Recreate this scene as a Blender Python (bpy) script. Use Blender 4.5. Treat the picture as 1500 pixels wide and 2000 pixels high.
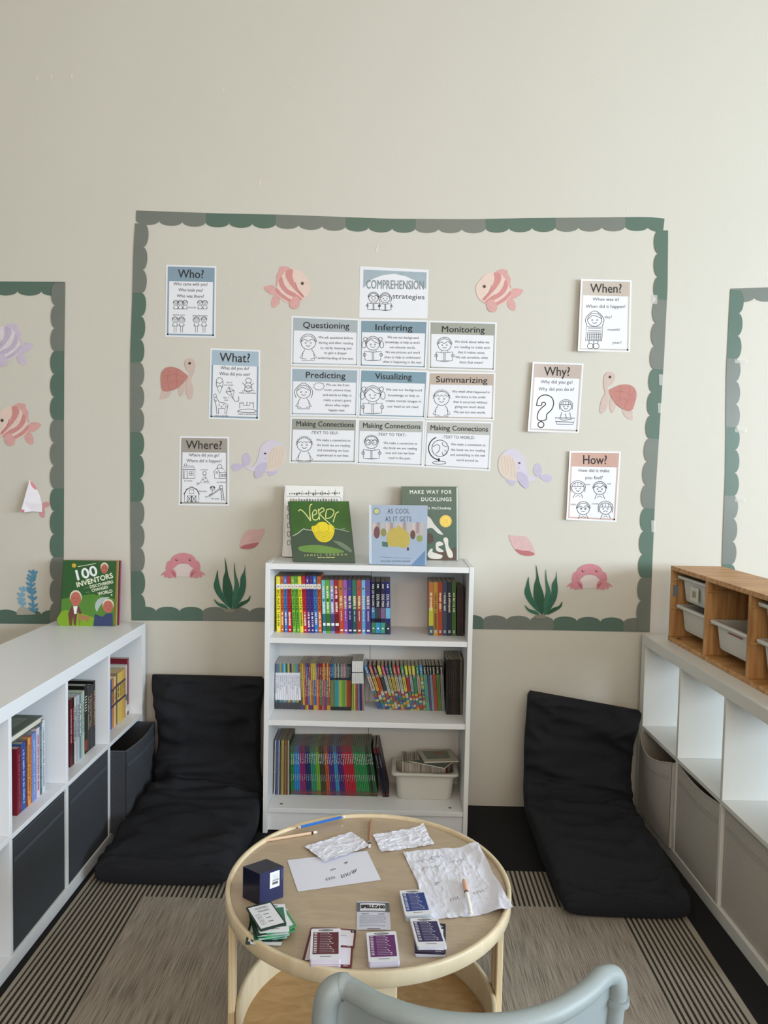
import bpy, math, random
from mathutils import Vector, Matrix
from mathutils.geometry import tessellate_polygon
random.seed(7)
for o in list(bpy.data.objects):
    bpy.data.objects.remove(o)
S = bpy.context.scene
COL = S.collection
# ---------------------------------------------------------------- camera
CAM = Vector((0.083, -3.1151, 1.4271)); FPX = 1443.2
PITCH, YAW, ROLL = -0.0542, 0.0112, 0.0193
cp, sp, cy, sy = math.cos(PITCH), math.sin(PITCH), math.cos(YAW), math.sin(YAW)
_f = Vector((-sy * cp, cy * cp, sp)); _r = Vector((cy, sy, 0)); _u = _r.cross(_f)
_c, _s = math.cos(ROLL), math.sin(ROLL)
CR = _c * _r + _s * _u; CU = -_s * _r + _c * _u; CF = _f
cd = bpy.data.cameras.new('camera'); cd.sensor_fit = 'HORIZONTAL'; cd.sensor_width = 36
cd.lens = FPX / 1500 * 36; cd.clip_start = .02; cd.clip_end = 100
cam = bpy.data.objects.new('camera', cd); COL.objects.link(cam)
cam.matrix_world = Matrix(((CR.x, CU.x, -CF.x, CAM.x), (CR.y, CU.y, -CF.y, CAM.y), (CR.z, CU.z, -CF.z, CAM.z), (0, 0, 0, 1)))
S.camera = cam
# ---------------------------------------------------------------- light and exposure
S.view_settings.view_transform = 'Standard'; S.view_settings.look = 'None'
S.view_settings.gamma = 1; S.view_settings.use_curve_mapping = False
S.view_settings.exposure = 0.13
wd = bpy.data.worlds.new('sky'); S.world = wd; wd.use_nodes = True
bg = wd.node_tree.nodes['Background']; bg.inputs[0].default_value = (.75, .86, 1, 1); bg.inputs[1].default_value = 0.9
def area(name, loc, size, power, col, direction):
    l = bpy.data.lights.new(name, 'AREA'); l.shape = 'RECTANGLE'; l.size, l.size_y = size
    l.energy = power; l.color = col
    o = bpy.data.objects.new(name, l); COL.objects.link(o); o.location = loc
    o.rotation_euler = Vector(direction).to_track_quat('-Z', 'Y').to_euler()
    return o
RX, LX, FY, CZ = 5.5, -4.2, -6.5, 3.62          # inner faces of the room
area('window_daylight', (RX - .06, -4.0, 1.80), (4.0, 1.5), 365, (.77, .895, 1.0), (-1, .42, -.10))
area('rear_window_daylight', (.5, FY + .06, 1.6), (4.0, 1.1), 20, (.84, .93, 1.0), (0, 1, -.03))
area('rear_high_warm_fill', (.3, FY + .06, 2.75), (3.8, 1.0), 74, (1.0, .70, .43), (0, 1, .42))  # added warm fill on the upper wall, in place of bounced light
area('ceiling_warm_fill', (.3, -3.2, CZ - .09), (1.2, 1.2), 4, (1.0, .82, .62), (0, 0, -1))  # added weak overhead fill, warms the upper wall

# ---------------------------------------------------------------- helpers
def lin(h, k=1.0):
    h = h.lstrip('#'); r = []
    for i in (0, 2, 4):
        c = int(h[i:i + 2], 16) / 255
        r.append(min(1, (c / 12.92 if c <= .04045 else ((c + .055) / 1.055) ** 2.4) * k))
    return (*r, 1)
MATS = {}
def mat(h, rough=.6, var=.04, scale=30, spec=.4, metal=0, bump=0, bscale=200, alpha=1, coat=0):
    """procedural material: base colour with a faint noise variation, optional bump"""
    key = (h, rough, var, scale, spec, metal, bump, bscale, alpha, coat)
    if key in MATS: return MATS[key]
    m = bpy.data.materials.new('m_' + h.strip('#')); m.use_nodes = True; MATS[key] = m
    nt = m.node_tree; b = nt.nodes['Principled BSDF']
    b.inputs['Roughness'].default_value = rough; b.inputs['Metallic'].default_value = metal
    b.inputs['Specular IOR Level'].default_value = spec; b.inputs['Alpha'].default_value = alpha
    b.inputs['Coat Weight'].default_value = coat
    tc = nt.nodes.new('ShaderNodeTexCoord')
    if var:
        n = nt.nodes.new('ShaderNodeTexNoise'); n.inputs['Scale'].default_value = scale; n.inputs['Detail'].default_value = 3
        nt.links.new(tc.outputs['Object'], n.inputs['Vector'])
        r = nt.nodes.new('ShaderNodeMix'); r.data_type = 'RGBA'
        r.inputs[6].default_value = lin(h, 1 - var); r.inputs[7].default_value = lin(h, 1 + var)
        nt.links.new(n.outputs['Fac'], r.inputs[0]); nt.links.new(r.outputs[2], b.inputs['Base Color'])
    else: b.inputs['Base Color'].default_value = lin(h)
    if bump:
        n2 = nt.nodes.new('ShaderNodeTexNoise'); n2.inputs['Scale'].default_value = bscale; n2.inputs['Detail'].default_value = 4
        nt.links.new(tc.outputs['Object'], n2.inputs['Vector'])
        bp = nt.nodes.new('ShaderNodeBump'); bp.inputs['Strength'].default_value = bump; bp.inputs['Distance'].default_value = .01
        nt.links.new(n2.outputs['Fac'], bp.inputs['Height']); nt.links.new(bp.outputs[0], b.inputs['Normal'])
    return m
def flat(h, rough=.7): return mat(h, rough, var=0)

WM = {}
def tag(o, label=None, cat=None, group=None, kind=None):
    if label: o['label'] = label
    if cat: o['category'] = cat
    if group: o['group'] = group
    if kind: o['kind'] = kind
    return o
def thing(name, label, cat, loc=(0, 0, 0), rot=None, group=None):
    o = bpy.data.objects.new(name, None); COL.objects.link(o); o.empty_display_size = .05
    M = Matrix.Translation(Vector(loc)) @ (rot.to_4x4() if rot is not None else Matrix.Identity(4))
    o.matrix_basis = M; WM[o] = M
    return tag(o, label, cat, group)
class MB:
    def __init__(s): s.v = []; s.f = []; s.m = []; s.ms = []; s.sm = []
    def mi(s, m):
        if m not in s.ms: s.ms.append(m)
        return s.ms.index(m)
    def face(s, pts, m, smooth=False):
        b = len(s.v); s.v += [Vector(p) for p in pts]; s.f.append(list(range(b, b + len(pts)))); s.m.append(s.mi(m)); s.sm.append(smooth)
    def add(s, vs, fs, m, smooth=False):
        b = len(s.v); s.v += [Vector(p) for p in vs]; k = s.mi(m)
        for f in fs: s.f.append([b + i for i in f]); s.m.append(k); s.sm.append(smooth)
    def box(s, lo, hi, m, M=None):
        x0, y0, z0 = lo; x1, y1, z1 = hi
        vs = [Vector((x, y, z)) for x in (x0, x1) for y in (y0, y1) for z in (z0, z1)]
        if M is not None: vs = [M @ v for v in vs]
        s.add(vs, [(0, 1, 3, 2), (4, 6, 7, 5), (0, 4, 5, 1), (2, 3, 7, 6), (0, 2, 6, 4), (1, 5, 7, 3)], m)
    def rbox(s, lo, hi, m, r=.004, M=None, seg=3, axis=2):
        """box whose four edges along the axis are rounded"""
        a, b = [i for i in range(3) if i != axis]
        pts = []
        for (ca, cb, st) in ((hi[a] - r, hi[b] - r, 0), (lo[a] + r, hi[b] - r, 1), (lo[a] + r, lo[b] + r, 2), (hi[a] - r, lo[b] + r, 3)):
            for k in range(seg + 1):
                t = (st + k / seg) * math.pi / 2; pts.append((ca + r * math.cos(t), cb + r * math.sin(t)))
        n = len(pts); vs = []
        for z in (lo[axis], hi[axis]):
            for p in pts:
                q = [0, 0, 0]; q[a], q[b], q[axis] = p[0], p[1], z; vs.append(Vector(q))
        if M is not None: vs = [M @ v for v in vs]
        s.add(vs, [tuple(range(n)), tuple(range(2 * n - 1, n - 1, -1))], m)
        s.add(vs, [(i, (i + 1) % n, n + (i + 1) % n, n + i) for i in range(n)], m)
    def tube(s, path, rad, m, n=8, cap=True, smooth=True):
        P = [Vector(p) for p in path]; R = rad if isinstance(rad, (list, tuple)) else [rad] * len(P)
        ref = None; vs = []
        for i, p in enumerate(P):
            t = (P[min(i + 1, len(P) - 1)] - P[max(i - 1, 0)]).normalized()
            if ref is None: ref = t.orthogonal().normalized()
            ref = (ref - t * ref.dot(t)).normalized(); q = t.cross(ref)
            for k in range(n):
                a = 2 * math.pi * k / n; vs.append(p + (ref * math.cos(a) + q * math.sin(a)) * R[i])
        s.add(vs, [(i * n + k, i * n + (k + 1) % n, (i + 1) * n + (k + 1) % n, (i + 1) * n + k) for i in range(len(P) - 1) for k in range(n)], m, smooth)
        if cap: s.add(vs, [tuple(range(n - 1, -1, -1)), tuple(range(len(vs) - n, len(vs)))], m)
    def lathe(s, prof, m, c=(0, 0, 0), n=64, smooth=True, a0=0, a1=2 * math.pi):
        """prof: list of (r, z); closed ring unless a partial arc"""
        full = abs(a1 - a0 - 2 * math.pi) < 1e-6; N = n if full else n + 1; vs = []
        for k in range(N):
            a = a0 + (a1 - a0) * k / n
            for r, z in prof: vs.append((c[0] + r * math.cos(a), c[1] + r * math.sin(a), c[2] + z))
        L = len(prof)
        s.add(vs, [(k * L + i, ((k + 1) % N) * L + i, ((k + 1) % N) * L + i + 1, k * L + i + 1) for k in range(n) for i in range(L - 1)], m, smooth)
    def grid(s, fn, nu, nv, m, smooth=True):
        vs = [fn(i / nu, j / nv) for j in range(nv + 1) for i in range(nu + 1)]
        s.add(vs, [(j * (nu + 1) + i, j * (nu + 1) + i + 1, (j + 1) * (nu + 1) + i + 1, (j + 1) * (nu + 1) + i) for j in range(nv) for i in range(nu)], m, smooth)
    def build(s, name, parent=None, **k):
        me = bpy.data.meshes.new(name); vs = s.v
        if parent is not None and WM.get(parent) is not None and not k.get('local'):
            I = WM[parent].inverted(); vs = [I @ v for v in vs]
        me.from_pydata([tuple(v) for v in vs], [], s.f)
        for m in s.ms: me.materials.append(m)
        me.polygons.foreach_set('material_index', s.m); me.polygons.foreach_set('use_smooth', s.sm)
        me.validate(); me.update()
        o = bpy.data.objects.new(name, me); COL.objects.link(o)
        if parent is not None:
            o.parent = parent; WM[o] = WM.get(parent)
        else: WM[o] = Matrix.Identity(4)
        if k.get('weld'): pass
        return o
def solo(mb, name, label, cat, group=None, kind=None):
    """a one-mesh thing: move its origin to the middle of its base"""
    xs = [v.x for v in mb.v]; ys = [v.y for v in mb.v]; zs = [v.z for v in mb.v]
    c = Vector(((min(xs) + max(xs)) / 2, (min(ys) + max(ys)) / 2, min(zs)))
    mb.v = [v - c for v in mb.v]; o = mb.build(name); o.location = c; WM[o] = Matrix.Translation(c)
    return tag(o, label, cat, group, kind)
def bevel(o, w=.002, seg=2):
    md = o.modifiers.new('bevel', 'BEVEL'); md.width = w; md.segments = seg; md.limit_method = 'ANGLE'; return o

def dirpx(u, v): return CR * ((u - 750) / FPX) + CU * ((1000 - v) / FPX) + CF
class Plane:
    """a real flat surface; at(u, v, d) is its point seen at photo position (u, v), d metres in front of it"""
    def __init__(s, o, n, lift=None): s.o = Vector(o); s.n = Vector(n).normalized(); s.lift = lift
    def at(s, u, v, d=0.0):
        if s.lift: d = d + s.lift(u, v)
        r = dirpx(u, v); t = (s.o + s.n * d - CAM).dot(s.n) / r.dot(s.n); return CAM + r * t
WALL = Plane((0, 0, 0), (0, -1, 0))
def hplane(z): return Plane((0, 0, z), (0, 0, 1))
def yplane(y): return Plane((0, y, 0), (0, -1, 0))

def smooth_pts(pts, n=4, closed=True):
    out = []; N = len(pts)
    for i in range(N if closed else N - 1):
        p0, p1, p2, p3 = [pts[(i + k) % N] if closed else pts[max(0, min(N - 1, i + k))] for k in (-1, 0, 1, 2)]
        for j in range(n):
            t = j / n
            out.append(tuple(.5 * (2 * p1[a] + (p2[a] - p0[a]) * t + (2 * p0[a] - 5 * p1[a] + 4 * p2[a] - p3[a]) * t * t + (-p0[a] + 3 * p1[a] - 3 * p2[a] + p3[a]) * t ** 3) for a in (0, 1)))
    if not closed: out.append(tuple(pts[-1]))
    return out
def poly(mb, P, pts, d, m, thick=0.0):
    """filled outline on plane P; with thick it gets an edge back to the surface"""
    w = [P.at(u, v, d) for u, v in pts]
    tris = tessellate_polygon([[Vector((u, v, 0)) for u, v in pts]])
    mb.add(w, tris, m)
    if thick:
        b = [P.at(u, v, d - thick) for u, v in pts]; n = len(pts)
        mb.add(w + b, [(i, (i + 1) % n, n + (i + 1) % n, n + i) for i in range(n)], m)
def quadgrid(mb, P, q, d, m, nu=8, nv=8):
    """bilinear patch between four photo corners TL TR BR BL"""
    def fn(s, t):
        a = [(1 - s) * q[0][k] + s * q[1][k] for k in (0, 1)]; b = [(1 - s) * q[3][k] + s * q[2][k] for k in (0, 1)]
        return P.at((1 - t) * a[0] + t * b[0], (1 - t) * a[1] + t * b[1], d)
    mb.grid(fn, nu, nv, m, smooth=False)
def qpt(q, s, t):
    a = [(1 - s) * q[0][k] + s * q[1][k] for k in (0, 1)]; b = [(1 - s) * q[3][k] + s * q[2][k] for k in (0, 1)]
    return ((1 - t) * a[0] + t * b[0], (1 - t) * a[1] + t * b[1])
def stroke(mb, P, pts, w, d, m, closed=False):
    N = len(pts); L = []
    for i in range(N):
        if closed: a, b = pts[(i - 1) % N], pts[(i + 1) % N]
        else: a, b = pts[max(i - 1, 0)], pts[min(i + 1, N - 1)]
        dx, dy = b[0] - a[0], b[1] - a[1]; l = math.hypot(dx, dy) or 1
        nx, ny = -dy / l * w / 2, dx / l * w / 2
        L.append(P.at(pts[i][0] + nx, pts[i][1] + ny, d)); L.append(P.at(pts[i][0] - nx, pts[i][1] - ny, d))
    n = N if closed else N - 1
    mb.add(L, [(2 * i, 2 * i + 1, 2 * ((i + 1) % N) + 1, 2 * ((i + 1) % N)) for i in range(n)], m)
def ell(cx, cy, rx, ry=None, a0=0, a1=360, n=20, rot=0):
    ry = rx if ry is None else ry; c, s = math.cos(math.radians(rot)), math.sin(math.radians(rot)); out = []
    full = abs(a1 - a0) >= 360
    for k in range(n if full else n + 1):
        a = math.radians(a0 + (a1 - a0) * k / n); x, y = rx * math.cos(a), ry * math.sin(a)
        out.append((cx + x * c - y * s, cy + x * s + y * c))
    return out
# glyphs of the built-in typeface, cached once
GL = {}
def _glyphs():
    cu = bpy.data.curves.new('g', 'FONT'); cu.size = 1; cu.resolution_u = 3
    ob = bpy.data.objects.new('g', cu); COL.objects.link(ob)
    def mesh(t):
        cu.body = t; bpy.context.view_layer.update()
        dg = bpy.context.evaluated_depsgraph_get(); me = ob.evaluated_get(dg).to_mesh()
        vs = [(v.co.x, v.co.y) for v in me.vertices]; fs = [tuple(p.vertices) for p in me.polygons]
        ob.evaluated_get(dg).to_mesh_clear(); return vs, fs
    bar = max(x for x, y in mesh('|')[0])
    for ch in set("ABCDEFGHIJKLMNOPQRSTUVWXYZabcdefghijklmnopqrstuvwxyz0123456789?,.-&'!"):
        vs, fs = mesh(ch); adv = max(x for x, y in mesh(ch + '|')[0]) - bar
        GL[ch] = (vs, fs, adv)
    GL[' '] = ([], [], .30)
    bpy.data.objects.remove(ob); bpy.data.curves.remove(cu)
_glyphs()
CAPH = max(y for x, y in GL['H'][0])
def twidth(t, gap=0): return sum(GL[c][2] + gap for c in t) - gap
def text(mb, P, t, cx, cy, w, h=None, d=.0012, m=None, rot=0, gap=0, shear=0, bold=0):
    """t centred on (cx, cy) in photo px, w wide, capitals h high, turned rot degrees clockwise"""
    W = twidth(t, gap); kx = w / W; ky = (h / CAPH) if h else kx
    c, s = math.cos(math.radians(rot)), math.sin(math.radians(rot)); x = -W / 2
    offs = [(0, 0)] if not bold else [(-bold, 0), (bold, 0), (0, bold), (0, -bold)]
    for t_i, ch in enumerate(t):
        vs, fs, adv = GL[ch]
        t_i = len(t) - 1 - (t_i % 2)
        for kb, (ox, oy) in enumerate(offs if vs else []):
            out = []
            for gx, gy in vs:
                X = (x + gx + shear * gy) * kx + ox; Y = -(gy - CAPH / 2) * ky + oy
                out.append(P.at(cx + X * c - Y * s, cy + X * s + Y * c, d + .00022 * kb + .0001 * (len(t) - 1 - t_i)))
            mb.add(out, fs, m)
        x += adv + gap
ONES = ['', 'first', 'second', 'third', 'fourth', 'fifth', 'sixth', 'seventh', 'eighth', 'ninth', 'tenth', 'eleventh', 'twelfth', 'thirteenth', 'fourteenth', 'fifteenth', 'sixteenth', 'seventeenth', 'eighteenth', 'nineteenth']
TENS = {20: ('twentieth', 'twenty'), 30: ('thirtieth', 'thirty'), 40: ('fortieth', 'forty'), 50: ('fiftieth', 'fifty')}
def nth(n):
    if n < 20: return ONES[n]
    t, o = n // 10 * 10, n % 10
    return TENS[t][0] if o == 0 else TENS[t][1] + '-' + ONES[o]
# ================================================================ the room
def wall_mat():
    m = mat('#d0cdc3', .55, var=.03, scale=1.3, bump=.12, bscale=14)
    return m
WALLM = wall_mat(); CEIL = mat('#e6e0d2', .8, var=.02, scale=2)
FRAMEM = mat('#e9e9e6', .4)
def struct(mb, name): return tag(mb.build(name), kind='structure')
b = MB(); b.box((LX, FY, -.12), (RX, .12, 0), mat('#121315', .95, var=.35, scale=400, bump=.5, bscale=600)); struct(b, 'floor')
b = MB(); b.box((LX, FY, CZ), (RX, .12, CZ + .1), CEIL); struct(b, 'ceiling')
b = MB(); b.box((LX - .12, 0, 0), (RX + .12, .12, CZ), WALLM); struct(b, 'wall_back')
b = MB(); b.box((LX - .12, FY, 0), (LX, 0, CZ), WALLM); struct(b, 'wall_left')
def wall_with_hole(name, axis, c0, c1, a0, a1, h0, h1, z0, z1):
    b = MB()
    def bx(p0, p1, q0, q1):
        if axis == 'x': b.box((c0, p0, q0), (c1, p1, q1), WALLM)
        else: b.box((p0, c0, q0), (p1, c1, q1), WALLM)
    bx(a0, h0, 0, CZ); bx(h1, a1, 0, CZ); bx(h0, h1, 0, z0); bx(h0, h1, z1, CZ); struct(b, name)
wall_with_hole('wall_right', 'x', RX, RX + .14, FY, 0, -6.1, -1.9, .95, 2.65)
wall_with_hole('wall_front', 'y', FY - .14, FY, LX, RX, -1.6, 2.6, 1.0, 3.3)
def window(name, axis, c, p0, p1, z0, z1):
    b = MB(); w = .05
    def bx(a0, a1, q0, q1, t0=-.03, t1=.03, m=FRAMEM):
        if axis == 'x': b.box((c + t0, a0, q0), (c + t1, a1, q1), m)
        else: b.box((a0, c + t0, q0), (a1, c + t1, q1), m)
    bx(p0, p1, z0, z0 + w); bx(p0, p1, z1 - w, z1); bx(p0, p0 + w, z0, z1); bx(p1 - w, p1, z0, z1)
    for k in (1, 2): q = p0 + (p1 - p0) * k / 3; bx(q - w / 2, q + w / 2, z0, z1)
    struct(b, name)
window('window_1', 'x', RX + .09, -6.1, -1.9, .95, 2.65)
window('window_2', 'y', FY - .09, -1.6, 2.6, 1.0, 3.3)
t = thing('added_ceiling_lamp', 'added unseen square ceiling lamp with a white diffuser above the room', 'lamp', (.3, -3.2, CZ))  # unseen fixture added to go with the warm overhead fill
b = MB(); b.box((-.35, -3.85, CZ - .05), (.95, -2.55, CZ), FRAMEM); b.build('lamp_frame', t)
b = MB(); b.box((-.3, -3.8, CZ - .06), (.9, -2.6, CZ - .05), mat('#fff6e6', .5)); b.build('diffuser', t)
# small lumps and scratches of paint on the back wall
b = MB(); pm = mat('#e6e1d2', .5)
for u, v, h in ((508, 357, 10), (736, 486, 14), (1225, 408, 5), (72, 152, 12), (100, 150, 9), (140, 148, 12), (1158, 155, 3), (575, 170, 3), (437, 175, 5), (450, 553, 4), (865, 170, 3)):
    poly(b, WALL, ell(u, v, 1.1, h / 2, n=8, rot=8), .0012, pm, .0012)
tag(b.build('trim_paint_marks'), kind='structure')

# ---------------------------------------------------------------- rug
def rug_mat():
    m = bpy.data.materials.new('m_rug'); m.use_nodes = True; nt = m.node_tree; N = nt.nodes; L = nt.links
    bs = N['Principled BSDF']; bs.inputs['Roughness'].default_value = .95; bs.inputs['Specular IOR Level'].default_value = .1
    tc = N.new('ShaderNodeTexCoord'); sx = N.new('ShaderNodeSeparateXYZ'); L.new(tc.outputs['Object'], sx.inputs[0])
    def M(op, a, c=None, v=None):
        n = N.new('ShaderNodeMath'); n.operation = op; L.new(a, n.inputs[0])
        if c is not None: L.new(c, n.inputs[1])
        if v is not None: n.inputs[1].default_value = v
        return n.outputs[0]
    X, Y = sx.outputs[0], sx.outputs[1]
    mp = N.new('ShaderNodeMapping'); mp.inputs['Scale'].default_value = (330, 9, 1); L.new(tc.outputs['Object'], mp.inputs[0])
    n1 = N.new('ShaderNodeTexNoise'); n1.inputs['Scale'].default_value = 1; n1.inputs['Detail'].default_value = 3; L.new(mp.outputs[0], n1.inputs['Vector'])
    mp2 = N.new('ShaderNodeMapping'); mp2.inputs['Scale'].default_value = (25, 1.2, 1); L.new(tc.outputs['Object'], mp2.inputs[0])
    n2 = N.new('ShaderNodeTexNoise'); n2.inputs['Scale'].default_value = 1; L.new(mp2.outputs[0], n2.inputs['Vector'])
    mp3 = N.new('ShaderNodeMapping'); mp3.inputs['Scale'].default_value = (500, 900, 1); L.new(tc.outputs['Object'], mp3.inputs[0])
    n3 = N.new('ShaderNodeTexNoise'); n3.inputs['Scale'].default_value = 1; L.new(mp3.outputs[0], n3.inputs['Vector'])
    cr = N.new('ShaderNodeValToRGB'); e = cr.color_ramp.elements
    e[0].position = .28; e[0].color = lin('#6b645b'); e[1].position = .58; e[1].color = lin('#a89f94')
    L.new(n1.outputs['Fac'], cr.inputs[0])
    c2 = N.new('ShaderNodeMix'); c2.data_type = 'RGBA'; c2.blend_type = 'MULTIPLY'; c2.inputs[0].default_value = .22
    cr2 = N.new('ShaderNodeValToRGB'); f = cr2.color_ramp.elements; f[0].position = .3; f[0].color = lin('#9a9088'); f[1].position = .7; f[1].color = (1, 1, 1, 1)
    L.new(n2.outputs['Fac'], cr2.inputs[0]); L.new(cr.outputs[0], c2.inputs[6]); L.new(cr2.outputs[0], c2.inputs[7])
    # stripes of the border bands, 15.5 mm apart
    wob = M('MULTIPLY', M('SUBTRACT', n2.outputs['Fac'], v=.5), v=1.3)
    st = M('SINE', M('ADD', M('MULTIPLY', X, v=2 * math.pi / .0165), wob)); stm = M('GREATER_THAN', M('ADD', st, M('MULTIPLY', M('SUBTRACT', n3.outputs['Fac'], v=.5), v=2.2)), v=.15)
    ax = M('ABSOLUTE', X); band = M('GREATER_THAN', ax, v=RW / 2 - .215)
    band2 = M('GREATER_THAN', Y, v=RL / 2 - .215); band3 = M('LESS_THAN', Y, v=-RL / 2 + .215)
    bb = M('MAXIMUM', M('MAXIMUM', band, band2), band3)
    edge = M('LESS_THAN', ax, v=RW / 2 - .012)
    mk = M('MULTIPLY', M('MULTIPLY', stm, bb), edge)
    c3 = N.new('ShaderNodeMix'); c3.data_type = 'RGBA'; L.new(bb, c3.inputs[0]); L.new(c2.outputs[2], c3.inputs[6]); c3.inputs[7].default_value = lin('#9b9488')
    c4 = N.new('ShaderNodeMix'); c4.data_type = 'RGBA'; L.new(mk, c4.inputs[0]); L.new(c3.outputs[2], c4.inputs[6]); c4.inputs[7].default_value = lin('#36322e')
    L.new(c4.outputs[2], bs.inputs['Base Color'])
    bp = N.new('ShaderNodeBump'); bp.inputs['Strength'].default_value = .4; bp.inputs['Distance'].default_value = .003
    L.new(n1.outputs['Fac'], bp.inputs['Height']); L.new(bp.outputs[0], bs.inputs['Normal'])
    return m
RW, RL = 2.0, 3.2
t = MB(); t.grid(lambda a, c: ((a - .5) * RW, (c - .5) * RL, .006), 2, 2, rug_mat(), smooth=False)
t.box((-RW / 2, -RL / 2, 0), (RW / 2, RL / 2, .0058), mat('#6d675e', .95))
o = t.build('area_rug'); o.location = (.064, -.532 - RL / 2, .0005)
tag(o, 'flat woven taupe rug with dark striped border bands on the black floor', 'rug')
RUGZ = .0067

# ================================================================ scalloped borders on the wall
GREEN = mat('#587064', .32, var=.06, scale=9, spec=.5); GREY = mat('#747a73', .30, var=.08, scale=9, spec=.6)
def border(path, inward, where, first=0, step=137, nsc=3, start=0.0, count_from='the corner', kinds=None, dz=0.0):
    """paper trimmer strips laid end to end along path (outer edge, photo px), scallops pointing inward"""
    seg = []; tot = 0
    for a, b_ in zip(path, path[1:]):
        l = math.hypot(b_[0] - a[0], b_[1] - a[1]); seg.append((tot, l, a, b_)); tot += l
    def at(s):
        s = max(0, min(tot, s))
        for s0, l, a, b_ in seg:
            if s <= s0 + l + 1e-6: break
        t = (s - s0) / l; dx, dy = (b_[0] - a[0]) / l, (b_[1] - a[1]) / l
        n = (-dy, dx) if inward > 0 else (dy, -dx)
        return (a[0] + (b_[0] - a[0]) * t, a[1] + (b_[1] - a[1]) * t), n
    s = start; k = 0
    while s < tot - 8:
        e = min(s + step, tot); L = step / nsc
        out = []; n = max(2, int((e - s) / 20))
        for i in range(n + 1): out.append(at(s + (e - s) * i / n)[0])
        inn = []; qs = [s]; k0 = int(math.floor((s - start) / L + 1e-6))
        for sc_ in range(k0, k0 + nsc + 2):
            for i in range(17):
                q = start + (sc_ + (1 - math.cos(math.pi * i / 16)) / 2) * L
                if s < q < e: qs.append(q)
        qs = sorted(set(round(q, 4) for q in qs + [e]))
        for q in qs:
            ph = ((q - start) / L) % 1.0
            h = 18.0 + 9.5 * math.sqrt(max(0, 1 - (2 * ph - 1) ** 2)); (x, y), nn = at(q)
            inn.append((x + nn[0] * h, y + nn[1] * h))
        mb = MB(); green = (k + first) % 2 == 0
        poly(mb, WALL, out + inn[::-1], dz + (.0010 if green else .0016), GREEN if green else GREY, .0006)
        k += 1
        solo(mb, 'border_strip', '%s scalloped border strip, %s from %s, %s' % ('green' if green else 'grey', nth(k), count_from, where), 'border strip', 'scalloped border strips on the wall')
        s = e
# middle display
border([(266, 411), (350, 414), (420, 416.5), (560, 419.5), (755, 427), (920, 428), (1027, 426), (1165, 424.5), (1267, 423.5), (1298, 427)], 1, 'middle display top edge', first=1, start=0, step=136.5, count_from='the Who end')
border([(264, 436), (260.7, 486), (258, 593), (254.5, 679.5), (254, 808), (254.5, 1030), (256.5, 1190), (257, 1212)], -1, 'middle display edge beside Who', first=1, step=136, count_from='the top', dz=.0014)
border([(1305, 450), (1304, 560), (1297, 700), (1289, 825), (1280, 967), (1274.7, 1087), (1270, 1210), (1269, 1234)], 1, 'middle display edge beside When', first=0, step=136, count_from='the top', dz=.0014)
border([(259, 1212), (420, 1213), (519, 1214.5), (750, 1223), (920, 1228.5), (1133, 1232), (1269, 1235)], -1, 'middle display bottom edge', first=0, step=137, count_from='the Where end')
# display cut by the frame beside the blue coral
border([(-420, 548), (-100, 549), (127.5, 550.5)], 1, 'top edge above the lilac fish', first=0, start=130, step=139, count_from='its far end')
border([(127.5, 552), (125.5, 700), (125, 830), (125, 960), (124.5, 1090), (124, 1218)], 1, 'edge beside the folded fish', first=1, step=134, count_from='the top', dz=.0014)
border([(-420, 1216), (-100, 1217), (124, 1219)], -1, 'bottom edge under the blue coral', first=0, start=130, step=139, count_from='its far end')
# display cut by the frame above the pine drawer unit
border([(1427, 563.5), (1510, 561), (1800, 552)], 1, 'top edge above the pine unit', first=1, step=138, count_from='its corner')
border([(1426.5, 566), (1422, 650), (1418.5, 731), (1417.5, 840), (1416.5, 923), (1413, 1020), (1410, 1108), (1406, 1240)], -1, 'edge above the pine unit', first=0, step=134, count_from='the top', dz=.0014)
# clear tape pieces
TAPE = mat('#f2f3ef', .08, var=0, spec=.8, alpha=.45)
tp = [(1447, 706, 12, 4, 'high on the edge strips above the pine unit'), (1447, 841, 12, 4, 'halfway down the edge strips above the pine unit'), (1446, 977, 11, 4, 'low on the edge strips above the pine unit'), (1279, 585, 5, 9, 'on the When side strips beside the turtle sheet corner'), (1291, 742, 4, 11, 'on the When side strips beside the turtle'), (1289, 797, 4, 10, 'on the When side strips just below the turtle shell'), (1276, 1028, 4, 12, 'on the When side strips beside the How sheet')]
for u, v, w, h, wh in tp:
    mb = MB(); poly(mb, WALL, [(u - w, v - h), (u + w, v - h + .6), (u + w - .6, v + h), (u - w + .5, v + h - .8)], .0036, TAPE, .0004)
    solo(mb, 'tape_piece', 'short piece of clear shiny tape ' + wh, 'tape', 'clear tape pieces on the border strips')

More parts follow.
